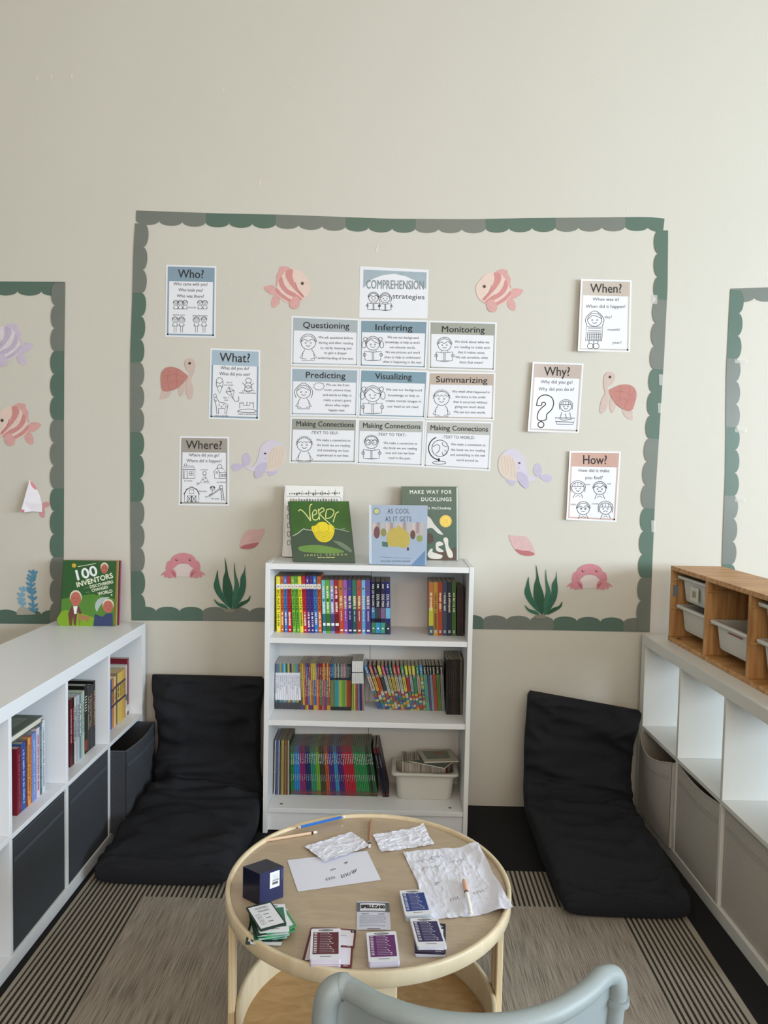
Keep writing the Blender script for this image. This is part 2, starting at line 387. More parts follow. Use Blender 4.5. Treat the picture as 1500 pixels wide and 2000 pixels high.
# ================================================================ sheets with writing
PAPER = mat('#e9ebf2', .5, var=.012, scale=6); INK = flat('#2c2c2e'); INK2 = flat('#55565c')
def kid(mb, P, cx, cy, r, m, w=1.0, hair='short', book=False, d=.0012, face='smile', body=True, white=None, bl=1.45):
    """line drawing of a child; head centre (cx, cy), head radius r, all in photo px"""
    S_ = lambda pts, c=False, ww=w: stroke(mb, P, pts, ww, d, m, c)
    S_(ell(cx, cy, r, r * .92), True)
    top = lambda a0, a1, k=1.06: ell(cx, cy - r * .05, r * k, r * k, a0, a1, 14)
    if hair == 'short':
        S_(top(180, 360, 1.12)); S_(smooth_pts([(cx - r, cy - .1 * r), (cx - .5 * r, cy - .45 * r), (cx, cy - .2 * r), (cx + .5 * r, cy - .5 * r), (cx + r, cy - .1 * r)], 4, False))
    elif hair == 'bob':
        S_(smooth_pts([(cx - r * 1.05, cy + r * .9), (cx - r * 1.25, cy - r * .2), (cx, cy - r * 1.25), (cx + r * 1.25, cy - r * .2), (cx + r * 1.05, cy + r * .9)], 5, False))
        S_(smooth_pts([(cx - r * .9, cy - .1 * r), (cx - .2 * r, cy - .6 * r), (cx + r * .9, cy - .2 * r)], 5, False))
    elif hair == 'fringe':
        S_(smooth_pts([(cx - r * 1.1, cy + r * .6), (cx - r * 1.1, cy - r * .6), (cx, cy - r * 1.2), (cx + r * 1.1, cy - r * .6), (cx + r * 1.1, cy + r * .6)], 5, False))
        S_([(cx - r * .9, cy - .25 * r), (cx + r * .9, cy - .25 * r)])
        for k in (-.5, 0, .5): S_([(cx + k * r, cy - .25 * r), (cx + k * r * .9, cy - .8 * r)], False, w * .7)
    elif hair == 'bows':
        S_(top(175, 365, 1.12)); S_(smooth_pts([(cx - r, cy - .1 * r), (cx - .3 * r, cy - .7 * r), (cx + .3 * r, cy - .3 * r), (cx + r, cy - .1 * r)], 4, False))
        for sx in (-1, 1):
            S_(ell(cx + sx * r * 1.15, cy - r * .75, r * .28), True); S_(ell(cx + sx * r * 1.35, cy + r * .1, r * .3, r * .5), True)
    elif hair == 'curly':
        S_([(cx + r * 1.1 * math.cos(a / 20 * math.pi + math.pi) * (1 + .07 * (-1) ** a), cy + r * 1.1 * math.sin(a / 20 * math.pi + math.pi) * (1 + .07 * (-1) ** a)) for a in range(21)])
        S_([(cx - r + k * r * .25, cy - r * .35 + (.12 * r if k % 2 else -.12 * r)) for k in range(9)])
    if face:
        S_(ell(cx - r * .35, cy + r * .05, r * .1, n=6), True, w * .8); S_(ell(cx + r * .35, cy + r * .05, r * .1, n=6), True, w * .8)
        if face == 'smile': S_(ell(cx, cy + r * .25, r * .32, r * .25, 20, 160, 8))
        elif face == 'sad': S_(ell(cx, cy + r * .62, r * .32, r * .25, 200, 340, 8))
        elif face == 'angry': S_([(cx - r * .3, cy + r * .45), (cx + r * .3, cy + r * .4)]); S_([(cx - r * .6, cy - r * .2), (cx - r * .15, cy)]); S_([(cx + r * .6, cy - r * .2), (cx + r * .15, cy)])
        elif face == 'glasses': S_(ell(cx - r * .45, cy, r * .38), True); S_(ell(cx + r * .45, cy, r * .38), True)
    if body:
        y = cy + r * .95
        S_([(cx - r * .45, y), (cx - r * .75, y + r * .4), (cx - r * .85, y + r * bl), (cx + r * .85, y + r * bl), (cx + r * .75, y + r * .4), (cx + r * .45, y)], False)
        if book:
            bx0, by0 = cx, y + r * .15; W_, H_ = r * 1.25, r * 1.3
            if white: poly(mb, P, [(bx0 - W_, by0), (bx0 + W_, by0), (bx0 + W_ * .95, by0 + H_), (bx0 - W_ * .95, by0 + H_)], d + .0001, white)
            d2 = d + .0002
            stroke(mb, P, [(bx0 - W_, by0), (bx0, by0 + r * .12), (bx0 + W_, by0), (bx0 + W_ * .95, by0 + H_), (bx0, by0 + H_ + r * .12), (bx0 - W_ * .95, by0 + H_)], w * 1.1, d2, m, True)
            stroke(mb, P, [(bx0 - .1 * r, by0 + r * .12), (bx0 - .1 * r, by0 + H_)], w, d2, m); stroke(mb, P, [(bx0 + .1 * r, by0 + r * .12), (bx0 + .1 * r, by0 + H_)], w, d2, m)
            for sx in (-1, 1): stroke(mb, P, ell(bx0 + sx * W_, by0 + H_ * .4, r * .22, n=8), w, d2, m, True)
        else:
            S_([(cx - r * .7, y + r * .5), (cx - r * 1.15, y + r * 1.1), (cx - r * .3, y + r * 1.3)]); S_([(cx + r * .7, y + r * .5), (cx + r * 1.15, y + r * 1.1), (cx + r * .3, y + r * 1.3)])

def zc(ox, oy, sc):
    return lambda x, y: (ox + x / sc, oy + y / sc)
def sheet(name, label, corners, band, border_c, band_t, head, lines, draw, lift=None, rot=.9, group=None, cat='poster', line_w=3.0, lined=.0):
    P = Plane((0, 0, 0), (0, -1, 0), lift)
    xs = [c[0] for c in corners]; ys = [c[1] for c in corners]
    base = P.at(sum(xs) / 4, max(ys), .002)
    t = thing(name, label, cat, base, group=group)
    q = corners; mb = MB(); quadgrid(mb, P, q, .0008 + lined, PAPER, 14, 10); quadgrid(mb, P, q, .0002 + lined, PAPER, 14, 10)
    mb.build('paper', t)
    W_ = q[1][0] - q[0][0]; H_ = q[3][1] - q[0][1]; mx, my = 3.2 / W_, 3.2 / H_; fx, fy = line_w / W_, line_w / H_
    d1 = .0010 + lined
    mb = MB(); bm = mat(border_c, .5)
    def patch(a0, a1, b0, b1, m, d, nu=1, nv=1): quadgrid(mb, P, [qpt(q, a0, b0), qpt(q, a1, b0), qpt(q, a1, b1), qpt(q, a0, b1)], d, m, nu, nv)
    if band:
        patch(mx, mx + fx, my, 1 - my, bm, d1, 1, 10); patch(1 - mx - fx, 1 - mx, my, 1 - my, bm, d1, 1, 10)
        patch(mx, 1 - mx, 1 - my - fy, 1 - my, bm, d1, 10, 1); mb.build('printed_border', t)
        mb = MB(); patch(mx, 1 - mx, my, band_t, mat(band, .5), d1 + .0001, 12, 4); mb.build('header_band', t)
    mb = MB()
    for (s, x, y, w, h) in head: text(mb, P, s, x, y, w, h, d1 + .0003, INK, rot, bold=.12)
    for l in lines:
        s, x, y, w = l[:4]; text(mb, P, s, x, y, w, l[4] if len(l) > 4 else 5.0, d1 + .0002, INK2 if len(l) > 5 else INK, rot)
    if mb.v: mb.build('lettering', t)
    mb = MB(); draw(mb, P, d1 + .0002)
    if mb.v: mb.build('line_drawing', t)
    return t
Z1 = zc(550, 500, 3.488)
def z1l(ls, h=4.6): return [(s, *Z1(x, y), w / 3.488, h) for s, x, y, w in ls]
GRP = 'comprehension strategy sheets in the grid'
def sc(nm, lab, z, band, bt, head, ls, draw, hh=11.5, rot=1.2, extra=None):
    c = [Z1(*p) for p in z]; x, y, w = head[1]
    L = z1l(ls)
    if extra: L += [(extra[0], *Z1(extra[1], extra[2]), extra[3] / 3.488, 5.6)]
    sheet(nm, lab, c, band, band, bt, [(head[0], *Z1(x, y), w / 3.488, hh)], L, draw, rot=rot, group=GRP, line_w=2.0)
def K(x, y, r, **k):
    def f(mb, P, d): cx, cy = Z1(x, y); kid(mb, P, cx, cy, r / 3.488, INK, .95, d=d, white=PAPER, **k)
    return f
sc('strategy_sheet', 'sheet headed Questioning with a waving child in a star shirt', [(68, 408), (530, 428), (525, 755), (62, 745)], '#a9b3b8', .29, ('Questioning', (303, 472, 318)),
   [('We ask questions before,', 370, 556, 240), ('during and after reading', 370, 592, 236), ('to clarify meaning and', 370, 627, 212), ('to gain a deeper', 368, 660, 155), ('understanding of the text', 368, 696, 244)], K(182, 590, 50, hair='short'))
sc('strategy_sheet', 'sheet headed Inferring with a girl with a bow behind a book', [(531, 430), (1000, 438), (985, 770), (528, 757)], '#7f99a8', .27, ('Inferring', (763, 487, 258)),
   [('We use our background', 828, 555, 215), ('knowledge to help us work', 825, 588, 236), ('out unknown words.', 824, 622, 176), ('We use pictures and word', 824, 656, 236), ('clues to help us understand', 822, 690, 246), ('what is happening in the text', 822, 722, 262)], K(622, 600, 45, hair='bows', book=True))
sc('strategy_sheet', 'sheet headed Monitoring with a child reading an open book', [(1003, 440), (1467, 452), (1455, 785), (1000, 772)], '#a0a399', .27, ('Monitoring', (1236, 500, 296)),
   [('We think about what we', 1298, 585, 236), ('are reading to make sure', 1298, 621, 242), ('that it makes sense.', 1294, 657, 186), ('We ask ourselves, what', 1294, 691, 222), ('does that mean?', 1292, 724, 162)], K(1110, 605, 45, hair='short', book=True))
sc('strategy_sheet', 'sheet headed Predicting with a girl and a thought cloud', [(62, 757), (528, 769), (518, 1095), (58, 1088)], '#9fb0bc', .29, ('Predicting', (298, 812, 274)),
   [('We use the front', 382, 878, 160), ('cover, picture clues', 381, 913, 182), ('and words to help us', 380, 947, 196), ('make a smart guess', 380, 982, 190), ('about what might', 378, 1016, 164), ('happen next.', 376, 1050, 115)],
   lambda mb, P, d: (K(150, 925, 48, hair='bob')(mb, P, d), stroke(mb, P, [Z1(255 + 36 * math.cos(a) * (1 + .12 * (-1) ** i), 888 + 25 * math.sin(a) * (1 + .12 * (-1) ** i)) for i, a in enumerate([k * math.pi / 9 for k in range(18)])], .9, d, INK, True)))
sc('strategy_sheet', 'sheet headed Visualizing with a curly girl over an open book', [(532, 768), (1000, 782), (980, 1110), (520, 1097)], '#7d9cac', .27, ('Visualizing', (762, 820, 250)),
   [('We use our background', 834, 912, 246), ('knowledge to help us', 832, 950, 214), ('create mental images in', 830, 988, 244), ('our head as we read.', 828, 1026, 216)], K(620, 945, 52, hair='bows', book=True))
sc('strategy_sheet', 'sheet headed Summarizing with a small boy holding a book', [(1000, 787), (1458, 794), (1448, 1120), (978, 1112)], '#beaea2', .27, ('Summarizing', (1226, 843, 352)),
   [('We retell what happened in', 1290, 925, 258), ('the story in the order', 1288, 960, 208), ('that it occurred without', 1286, 995, 232), ('giving too much detail.', 1284, 1028, 206), ('We use our own words.', 1282, 1064, 218)], K(1090, 970, 52, hair='curly'))
MK = 'sheet headed Making Connections, %s'
sc('strategy_sheet', MK % 'text to self, with a smiling child in stripes', [(60, 1097), (518, 1106), (507, 1415), (52, 1410)], '#9a9d95', .27, ('Making Connections', (296, 1145, 396)),
   [('We make a connection to', 353, 1255, 232), ('the book we are reading', 353, 1289, 226), ('and something we have', 351, 1324, 214), ('experienced in our lives.', 349, 1358, 220)], K(155, 1285, 50, hair='curly'), hh=9.5, extra=('-TEXT TO SELF-', 293, 1204, 194))
sc('strategy_sheet', MK % 'text to text, with a child in glasses', [(518, 1107), (977, 1114), (962, 1438), (508, 1420)], '#b6b9b5', .27, ('Making Connections', (750, 1157, 396)),
   [('We make a connection to', 810, 1275, 232), ('the book we are reading', 808, 1309, 228), ('now and one we have', 806, 1342, 200), ('read in the past.', 804, 1376, 154)], K(612, 1270, 45, hair='curly', book=True, face='glasses'), hh=9.5, extra=('-TEXT TO TEXT-', 750, 1217, 198))
def globe(mb, P, d):
    c = Z1(1080, 1310); R_ = 56 / 3.488
    stroke(mb, P, ell(*c, R_, n=28), 1.1, d, INK, True); stroke(mb, P, ell(*c, R_ * 1.4, R_ * 1.4, 95, 250, 18), 2.0, d, INK)
    for pts in (((1030, 1300), (1060, 1285), (1078, 1300), (1070, 1330), (1052, 1345)), ((1095, 1268), (1100, 1290), (1130, 1300)), ((1110, 1320), (1125, 1340), (1100, 1358), (1095, 1335))):
        stroke(mb, P, smooth_pts([Z1(*p) for p in pts], 4, False), 1, d, INK)
    stroke(mb, P, [Z1(1072, 1378), Z1(1072, 1400)], 3, d, INK); stroke(mb, P, ell(*Z1(1074, 1408), 13, 3.2), 1.1, d, INK, True)
sc('strategy_sheet', MK % 'text to world, with a desk globe', [(980, 1120), (1440, 1130), (1420, 1465), (962, 1440)], '#b9bab5', .27, ('Making Connections', (1210, 1174, 396)),
   [('We make a connection to', 1272, 1285, 236), ('the book we are reading', 1270, 1322, 232), ('and something in the real', 1268, 1356, 238), ('world around us.', 1266, 1391, 152)], globe, hh=9.5, rot=1.6, extra=('-TEXT TO WORLD-', 1207, 1235, 220))
def title_draw(mb, P, d):
    q = [(703.4, 520), (837.5, 527), (835, 622), (701.4, 620.4)]
    wm = mat('#a3b4be', .5, var=.18, scale=25)
    poly(mb, P, [qpt(q, .05, .06), qpt(q, .97, .055), qpt(q, .97, .40), qpt(q, .82, .24), qpt(q, .66, .15), qpt(q, .5, .115), qpt(q, .34, .15), qpt(q, .18, .24), qpt(q, .05, .42)], d - .0001, wm)
    text(mb, P, 'COMPREHENSION', 772, 556, 114, 16.5, d, mat('#86979a', .5), .9, gap=.02, bold=.3)
    text(mb, P, 'strategies', 798, 579, 64, 9.5, d, INK, 1.5)
    kid(mb, P, 729.5, 581.5, 9.5, INK, 1, 'short', True, d, white=PAPER); kid(mb, P, 752.5, 582.5, 9.5, INK, 1, 'bob', True, d, white=PAPER)
sheet('title_sheet', 'white title sheet reading Comprehension strategies above the grid', [(703.4, 520), (837.5, 527), (835, 622), (701.4, 620.4)], None, '#8fa6b2', 0, [], [], title_draw)
# ---- question sheets
Z2 = zc(250, 400, 4.652); Z3 = zc(250, 820, 4.761); Z4 = zc(920, 400, 3.75); Z5 = zc(920, 820, 3.75)
def who(mb, P, d):
    for i in range(3): kid(mb, P, *Z2(435 + i * 42, 893), 4.8, INK2, .7, ['short', 'bob', 'short'][i], d=d)
    for i in range(2): kid(mb, P, *Z2(655 + i * 44, 893), 4.8, INK2, .7, ['short', 'curly'][i], d=d)
    for x, h in ((428, 'short'), (487, 'bob'), (622, 'bob'), (690, 'short')): kid(mb, P, *Z2(x, 1045), 5.2, INK2, .75, h, d=d); cx, cy = Z2(x, 1130); stroke(mb, P, [(cx - 2, cy - 6), (cx - 2, cy + 6), (cx + 2, cy + 6), (cx + 2, cy - 6)], .8, d, INK2)
sheet('question_sheet', 'tall sheet headed Who? with small drawings of families', [Z2(347, 545), Z2(803, 557), Z2(795, 1208), Z2(338, 1198)], '#869daf', '#869daf', .225,
      [('Who?', 373.2, 534.8, 51, 16)], [('Who came with you?', 372.5, 554.8, 67, 6), ('Who took you?', 372.5, 566.4, 48, 6), ('Who was there?', 372, 578.2, 53, 6), ('friends', *Z2(583, 932), 15, 3.6, 1), ('dad & mom', *Z2(464, 1000), 24, 3.6, 1), ('grandparents', *Z2(655, 1005), 29, 3.6, 1)], who, rot=1.0)
def what(mb, P, d):
    I = INK; S_ = lambda pts, c=False, w=.9, n=0: stroke(mb, P, [Z2(*p) for p in (smooth_pts(pts, n, c) if n else pts)], w, d, I, c)
    S_([(803, 1640), (805, 1590), (832, 1570), (860, 1590), (863, 1640)], n=4); S_([(803, 1640), (815, 1655), (832, 1640), (850, 1655), (863, 1640)], n=4); S_([(808, 1652), (832, 1718), (858, 1652)]); S_([(805, 1612), (835, 1625), (860, 1605)])
    S_([(915, 1655), (965, 1690), (955, 1760), (890, 1700)], True); S_([(915, 1655), (955, 1760)]); S_([(965, 1690), (890, 1700)]); S_([(955, 1760), (975, 1785), (1005, 1780), (1005, 1740)], n=4)
    for x, y, r in ((1095, 1597, 27), (1093, 1642, 30), (1093, 1672, 34)): stroke(mb, P, ell(*Z2(x, y), r / 4.652, r / 4.652 * .8), .9, d, I, True)
    S_([(1035, 1692), (1150, 1690)]); S_([(1062, 1640), (1040, 1615)]); S_([(1122, 1640), (1142, 1620)])
    S_([(775, 1735), (790, 1715), (808, 1735), (790, 1755)], True); S_([(780, 1755), (800, 1820), (808, 1900), (822, 1900), (822, 1850), (880, 1850), (882, 1900), (894, 1900), (908, 1820), (880, 1800), (830, 1795), (800, 1745)])
    for x, y in ((830, 1820), (850, 1835), (870, 1815), (890, 1835), (800, 1780)): stroke(mb, P, ell(*Z2(x, y), 1.1, n=6), .7, d, I, True)
    S_([(1015, 1850), (1015, 1795), (1025, 1795), (1025, 1805), (1040, 1805), (1040, 1795), (1050, 1795), (1050, 1825), (1105, 1825), (1105, 1795), (1115, 1795), (1115, 1805), (1130, 1805), (1130, 1795), (1140, 1795), (1140, 1850)])
    S_([(1000, 1875), (1030, 1860), (1130, 1858), (1165, 1880), (1100, 1888), (1000, 1880)], True, n=3); S_([(1080, 1825), (1080, 1790), (1092, 1797)])
sheet('question_sheet', 'tall sheet headed What? with a kite, giraffe and snowman drawn', [(410.8, 680), (508.6, 683.8), (506.9, 820.9), (407.6, 818)], '#a7bccb', '#869daf', .235,
      [('What?', 459, 698.4, 60, 17)], [('What did you do?', 459, 719, 56, 6), ('What did you see?', 458.5, 730.4, 60, 6), ('ate an', *Z2(922, 1612), 11, 3.4, 1), ('ice-cream', *Z2(918, 1636), 18, 3.4, 1), ('flew a', *Z2(893, 1752), 11, 3.4, 1), ('kite', *Z2(893, 1774), 7, 3.4, 1), ('made a snowman', *Z2(1086, 1708), 33, 3.4, 1), ('saw a giraffe', *Z2(850, 1916), 26, 3.6, 1), ('made a sandcastle', *Z2(1082, 1900), 36, 3.6, 1)], what, rot=1.6)
def where(mb, P, d):
    I = INK; S_ = lambda pts, c=False, w=.9: stroke(mb, P, [Z3(*p) for p in pts], w, d, I, c)
    S_([(512, 465), (622, 465), (622, 545), (512, 545)], True); S_([(505, 462), (520, 430), (610, 430), (628, 462)], True); S_([(525, 430), (525, 410), (545, 410), (545, 430)]); S_([(522, 545), (522, 478), (550, 478), (550, 545)]); S_([(570, 480), (606, 480), (606, 518), (570, 518)], True); S_([(588, 480), (588, 518)]); S_([(570, 499), (606, 499)]); S_([(514, 445), (618, 445)], w=.7)
    S_([(712, 510), (672, 585), (757, 588)], True); stroke(mb, P, ell(*Z3(712, 497), 3.6, n=10), .9, d, I, True)
    for x, y in ((700, 555), (720, 540), (712, 575), (735, 572)): stroke(mb, P, ell(*Z3(x, y), 1.2, n=6), .8, d, I, True)
    S_([(672, 585), (640, 605), (640, 580), (655, 590), (648, 600)])
    S_([(795, 490), (825, 450), (850, 485), (850, 545), (805, 545), (805, 490)]); S_([(825, 450), (880, 450), (912, 490), (850, 490)]); S_([(912, 490), (912, 545), (850, 545)]); S_([(835, 450), (835, 425), (855, 412), (872, 425), (872, 450)]); stroke(mb, P, ell(*Z3(828, 490), 1.8, n=8), .8, d, I, True)
    for x in (862, 880, 898): S_([(x, 505), (x + 12, 505), (x + 12, 528), (x, 528)], True, .7)
    S_([(525, 765), (525, 690), (545, 650), (592, 628), (640, 650), (660, 690), (660, 765)], True); S_([(518, 692), (545, 645), (592, 620), (640, 645), (666, 692)]); S_([(572, 650), (612, 650), (612, 685), (572, 685)], True)
    for a in (552, 594): S_([(a, 705), (a + 38, 705), (a + 38, 765), (a, 765)], True); S_([(a, 705), (a + 38, 765)]); S_([(a + 38, 705), (a, 765)])
    S_([(860, 615), (850, 640), (735, 720), (720, 715), (720, 708)]); S_([(875, 635), (765, 710), (760, 722)]); S_([(862, 640), (872, 752)]); S_([(878, 640), (895, 752)]); S_([(850, 612), (878, 612), (878, 640), (850, 640)], True)
    for k in range(6): S_([(865 + k * 1.6, 655 + k * 17), (880 + k * 2.4, 655 + k * 17)], w=.7)
    kid(mb, P, *Z3(787, 638), 4.2, I, .8, 'short', d=d, body=False); S_([(787, 660), (775, 690), (750, 700)])
sheet('question_sheet', 'tall sheet headed Where? with a house, barn and slide drawn', [(350.8, 852), (447.4, 853.3), (447.4, 988), (348.7, 987)], '#a39c94', '#a8a4a0', .23,
      [('Where?', 398.7, 868.7, 71, 16)], [('Where did you go?', 398.7, 888.7, 60, 6), ('Where did it happen?', 398.7, 900, 69, 6), ('a party', *Z3(706, 461), 15, 3.4, 1), ('at home', *Z3(560, 565), 16, 3.6, 1), ('at school', *Z3(868, 579), 18, 3.6, 1), ('the farm', *Z3(697, 663), 16, 3.4, 1), ('the park', *Z3(812, 732), 16, 3.4, 1)], where, rot=.6)
def liftfn(u0, u1, amt, p=2.2, ytop=None): return lambda u, v: amt * max(0.0, min(1.0, (u1 - u) / (u1 - u0))) ** p
def when(mb, P, d):
    kid(mb, P, *Z4(906, 842), 14, INK, 1.1, 'bob', d=d, body=False)
    S_ = lambda pts, c=False, w=1.1: stroke(mb, P, [Z4(*p) for p in pts], w, d, INK, c)
    S_([(846, 893), (965, 896), (958, 996), (838, 994)], True); S_([(858, 902), (955, 904), (954, 924), (856, 922)], True)
    for k in range(5): S_([(852, 936 + k * 12.5), (955, 938 + k * 12.5)], w=.9)
    for k in range(7): S_([(854 + k * 16.5, 936), (851 + k * 16.5, 988)], w=.9)
    S_([(866, 996), (862, 1020)]); S_([(900, 996), (897, 1020)]); S_([(930, 996), (928, 1020)])
    for x in (875, 915): stroke(mb, P, ell(*Z4(x, 1035), 6.2, 5), 1.1, d, INK, True)
sheet('question_sheet', 'tall sheet headed When? with a child holding a calendar', [(1134.7, 544.8), (1233.9, 547.5), (1230.7, 688), (1128.5, 685.9)], '#c2b6ab', '#c9bfb6', .225,
      [('When?', 1184, 563, 62, 17)], [('When was it?', 1183.5, 584.5, 52, 6), ('When did it happen?', 1183, 598.4, 78, 6.4), ('day?', 1188, 619, 15, 5, 1), ('month?', 1199, 643.7, 25, 5, 1), ('year?', 1205, 669, 19, 5, 1)], when, lift=liftfn(1128, 1200, .022), rot=.6)
def why(mb, P, d):
    o = [Z4(*p) for p in ((480, 1465), (495, 1415), (540, 1392), (590, 1410), (605, 1455), (590, 1500), (555, 1535), (548, 1575), (490, 1575), (492, 1520), (520, 1485), (545, 1465), (540, 1448), (520, 1450), (515, 1470), (485, 1470))]
    stroke(mb, P, smooth_pts(o, 3, True), 1.9, d, INK, True); stroke(mb, P, ell(*Z5(512, 35), 5.8, 5.8), 1.9, d, INK, True)
    kid(mb, P, *Z4(695, 1475), 11, INK, 1, 'fringe', d=d, body=False)
    S_ = lambda pts, c=False: stroke(mb, P, [Z4(*p) for p in pts], 1.1, d, INK, c)
    S_([(665, 1520), (650, 1570), (680, 1578), (735, 1572), (722, 1520)]); S_([(615, 1560), (760, 1563), (752, 1592), (620, 1588)], True); S_([(622, 1588), (628, 1606), (745, 1608), (750, 1592)]); S_([(690, 1530), (700, 1565)])
sheet('question_sheet', 'tall sheet headed Why? with a big outlined question mark', [(1040.5, 706.7), (1140, 710), (1130.7, 846), (1030.7, 842.7)], '#bfb0a8', '#c4bab4', .22,
      [('Why?', 1088.5, 725.3, 51, 17)], [('Why did you go?', 1087.5, 746, 63, 6.4), ('Why did you do it?', 1086.7, 760, 70, 6.4)], why, lift=liftfn(1030, 1100, .02), rot=1.0)
def how(mb, P, d):
    for x, y, h, f in ((783, 500, 'fringe', 'smile'), (943, 505, 'short', 'sad'), (822, 652, 'short', 'angry'), (985, 650, 'fringe', 'sad')):
        cx, cy = Z5(x, y); kid(mb, P, cx, cy, 12.2, INK, 1.1, h, d=d, face=f, body=False)
        stroke(mb, P, [(cx - 6, cy + 11), (cx - 10, cy + 20)], 1, d, INK); stroke(mb, P, [(cx + 6, cy + 11), (cx + 10, cy + 20)], 1, d, INK); stroke(mb, P, [(cx - 5, cy + 17), (cx, cy + 14), (cx + 5, cy + 17)], .9, d, INK)
sheet('question_sheet', 'tall sheet headed How? with four faces showing feelings', [(1112.5, 880.8), (1212.8, 881.9), (1204, 1019.5), (1106, 1015)], '#c6a294', '#c9aca4', .225,
      [('How?', 1161.9, 897.9, 48.5, 17)], [('How did it make', 1160, 919, 61, 6.4), ('you feel?', 1160, 932.8, 35, 6.4), ('happy', *Z5(853, 471), 12, 3.2, 1), ('sad', *Z5(1011, 467), 8, 3.4, 1), ('angry', *Z5(750, 617), 11, 3.4, 1), ('scared', *Z5(908, 613), 13, 3.4, 1)], how, lift=liftfn(1106, 1170, .014), rot=.6)

# ================================================================ paper cut-outs
def cut(root, name, pts, m, d, sm=3, thick=.0006, T=None):
    mb = MB(); p = smooth_pts(pts, sm, True) if sm else pts
    poly(mb, WALL, p, d, m, thick); return mb.build(name, root)
def cstroke(mb, pts, w, d, m, n=4): stroke(mb, WALL, smooth_pts(pts, n, False), w, d, m)
def fish(T, label, pal, parts_only=None):
    pale, pink, deep, fin = [mat(h, .5, var=.10, scale=45) for h in pal]
    f = lambda pts: [T(*p) for p in pts]
    x, y = T(180, 780); t = thing('paper_fish', label, 'paper cut-out', WALL.at(x, y, .002), group='paper sea animals on the wall')
    cut(t, 'dorsal_fin', f([(175, 500), (215, 472), (265, 480), (272, 510), (290, 540), (288, 580), (295, 612), (250, 590), (210, 520)]), fin, .0012)
    cut(t, 'tail_fin', f([(285, 655), (300, 625), (325, 610), (382, 625), (360, 660), (320, 685), (300, 680), (325, 720), (325, 768), (300, 774), (268, 745), (265, 710), (275, 680)]), fin, .0012)
    cut(t, 'body', f([(35, 600), (60, 560), (95, 520), (130, 500), (175, 495), (215, 505), (250, 545), (280, 600), (290, 650), (275, 690), (240, 725), (195, 742), (140, 740), (90, 715), (60, 690), (40, 650)]), pale, .0018)
    mb = MB()
    for s_ in ([(168, 497), (215, 505), (220, 550), (185, 610), (135, 665), (98, 702), (84, 692), (130, 640), (158, 590), (172, 540)],
               [(250, 548), (272, 590), (250, 640), (205, 680), (150, 705), (118, 722), (100, 712), (150, 670), (205, 640), (235, 595)],
               [(288, 630), (288, 660), (262, 695), (222, 720), (190, 738), (150, 738), (200, 705), (250, 670)]):
        poly(mb, WALL, f(smooth_pts(s_, 3, True)), .0021, pink)
    cstroke(mb, f([(150, 590), (132, 640), (90, 690)]), 1.3, .0022, deep); mb.build('stripes', t)
    cut(t, 'pectoral_fin', f([(115, 725), (130, 698), (165, 700), (190, 735), (185, 775), (150, 785), (122, 765)]), fin, .0026)
    mb = MB(); poly(mb, WALL, [T(97 + 13 * math.cos(a), 598 + 13 * math.sin(a)) for a in [k * math.pi / 8 for k in range(16)]], .0022, mat('#8a7f74', .4)); poly(mb, WALL, [T(98 + 8 * math.cos(a), 599 + 8 * math.sin(a)) for a in [k * math.pi / 8 for k in range(16)]], .0024, mat('#25201f', .3)); mb.build('eye', t)
    return t
PINKP = ('#e3ccc1', '#d0908e', '#b9666a', '#d8a5a2'); LILP = ('#ddd6dc', '#c4b6cd', '#a595b0', '#cdc0d6')
fish(lambda x, y: (920 + x / 3.75, 400 + y / 3.75), 'pink striped paper fish between the title sheet and the When sheet', PINKP)
fish(lambda x, y: (607 - (x - 35) / 3.75 * .99, 394 + y / 3.75), 'pink striped paper fish facing the title sheet, beside Who', PINKP)
fish(lambda x, y: (4 + (x - 97) / 3.75, 821 + (y - 598) / 3.75), 'pink paper fish above the folded fish on the cut-off display', PINKP)
fish(lambda x, y: (65 + (x - 382) / 3.75, 632 + (y - 472) / 3.75), 'lilac paper fish near the top of the cut-off display', LILP)
# the fish that has folded over on itself
t = thing('paper_fish', 'folded pink paper fish with its white back showing above the coral', 'paper cut-out', WALL.at(68, 1010, .002), group='paper sea animals on the wall')
P_ = Plane((0, 0, 0), (0, -1, 0), lambda u, v: .035 * max(0, (80 - u) / 40) ** 1.3)
mb = MB(); tri = [(58, 937), (64, 944), (72, 955), (78, 968), (82, 985), (82, 1000), (62, 999), (40, 1001), (46, 980), (52, 958)]
poly(mb, P_, tri, .002, mat('#ded9e0', .5, var=.05), .0006); mb.build('body', t)
mb = MB(); poly(mb, P_, smooth_pts([(59, 940), (65, 944), (71, 953), (70, 957), (62, 950)], 2), .0028, mat('#cf7f84', .5)); poly(mb, P_, smooth_pts([(51, 975), (58, 973), (63, 980), (62, 990), (54, 986)], 3), .0028, mat('#c9979c', .5)); poly(mb, P_, [(42, 995), (48, 996), (47, 1000.5), (40.5, 1001)], .0028, mat('#c2616c', .5)); mb.build('stripes', t)
cut(t, 'tail_fin', [(80, 988), (84, 982), (92, 980), (97, 983), (95, 989), (87, 993), (88, 1000), (86, 1011), (79, 1009), (77, 1000)], mat('#d39a9b', .5, var=.1), .0014)
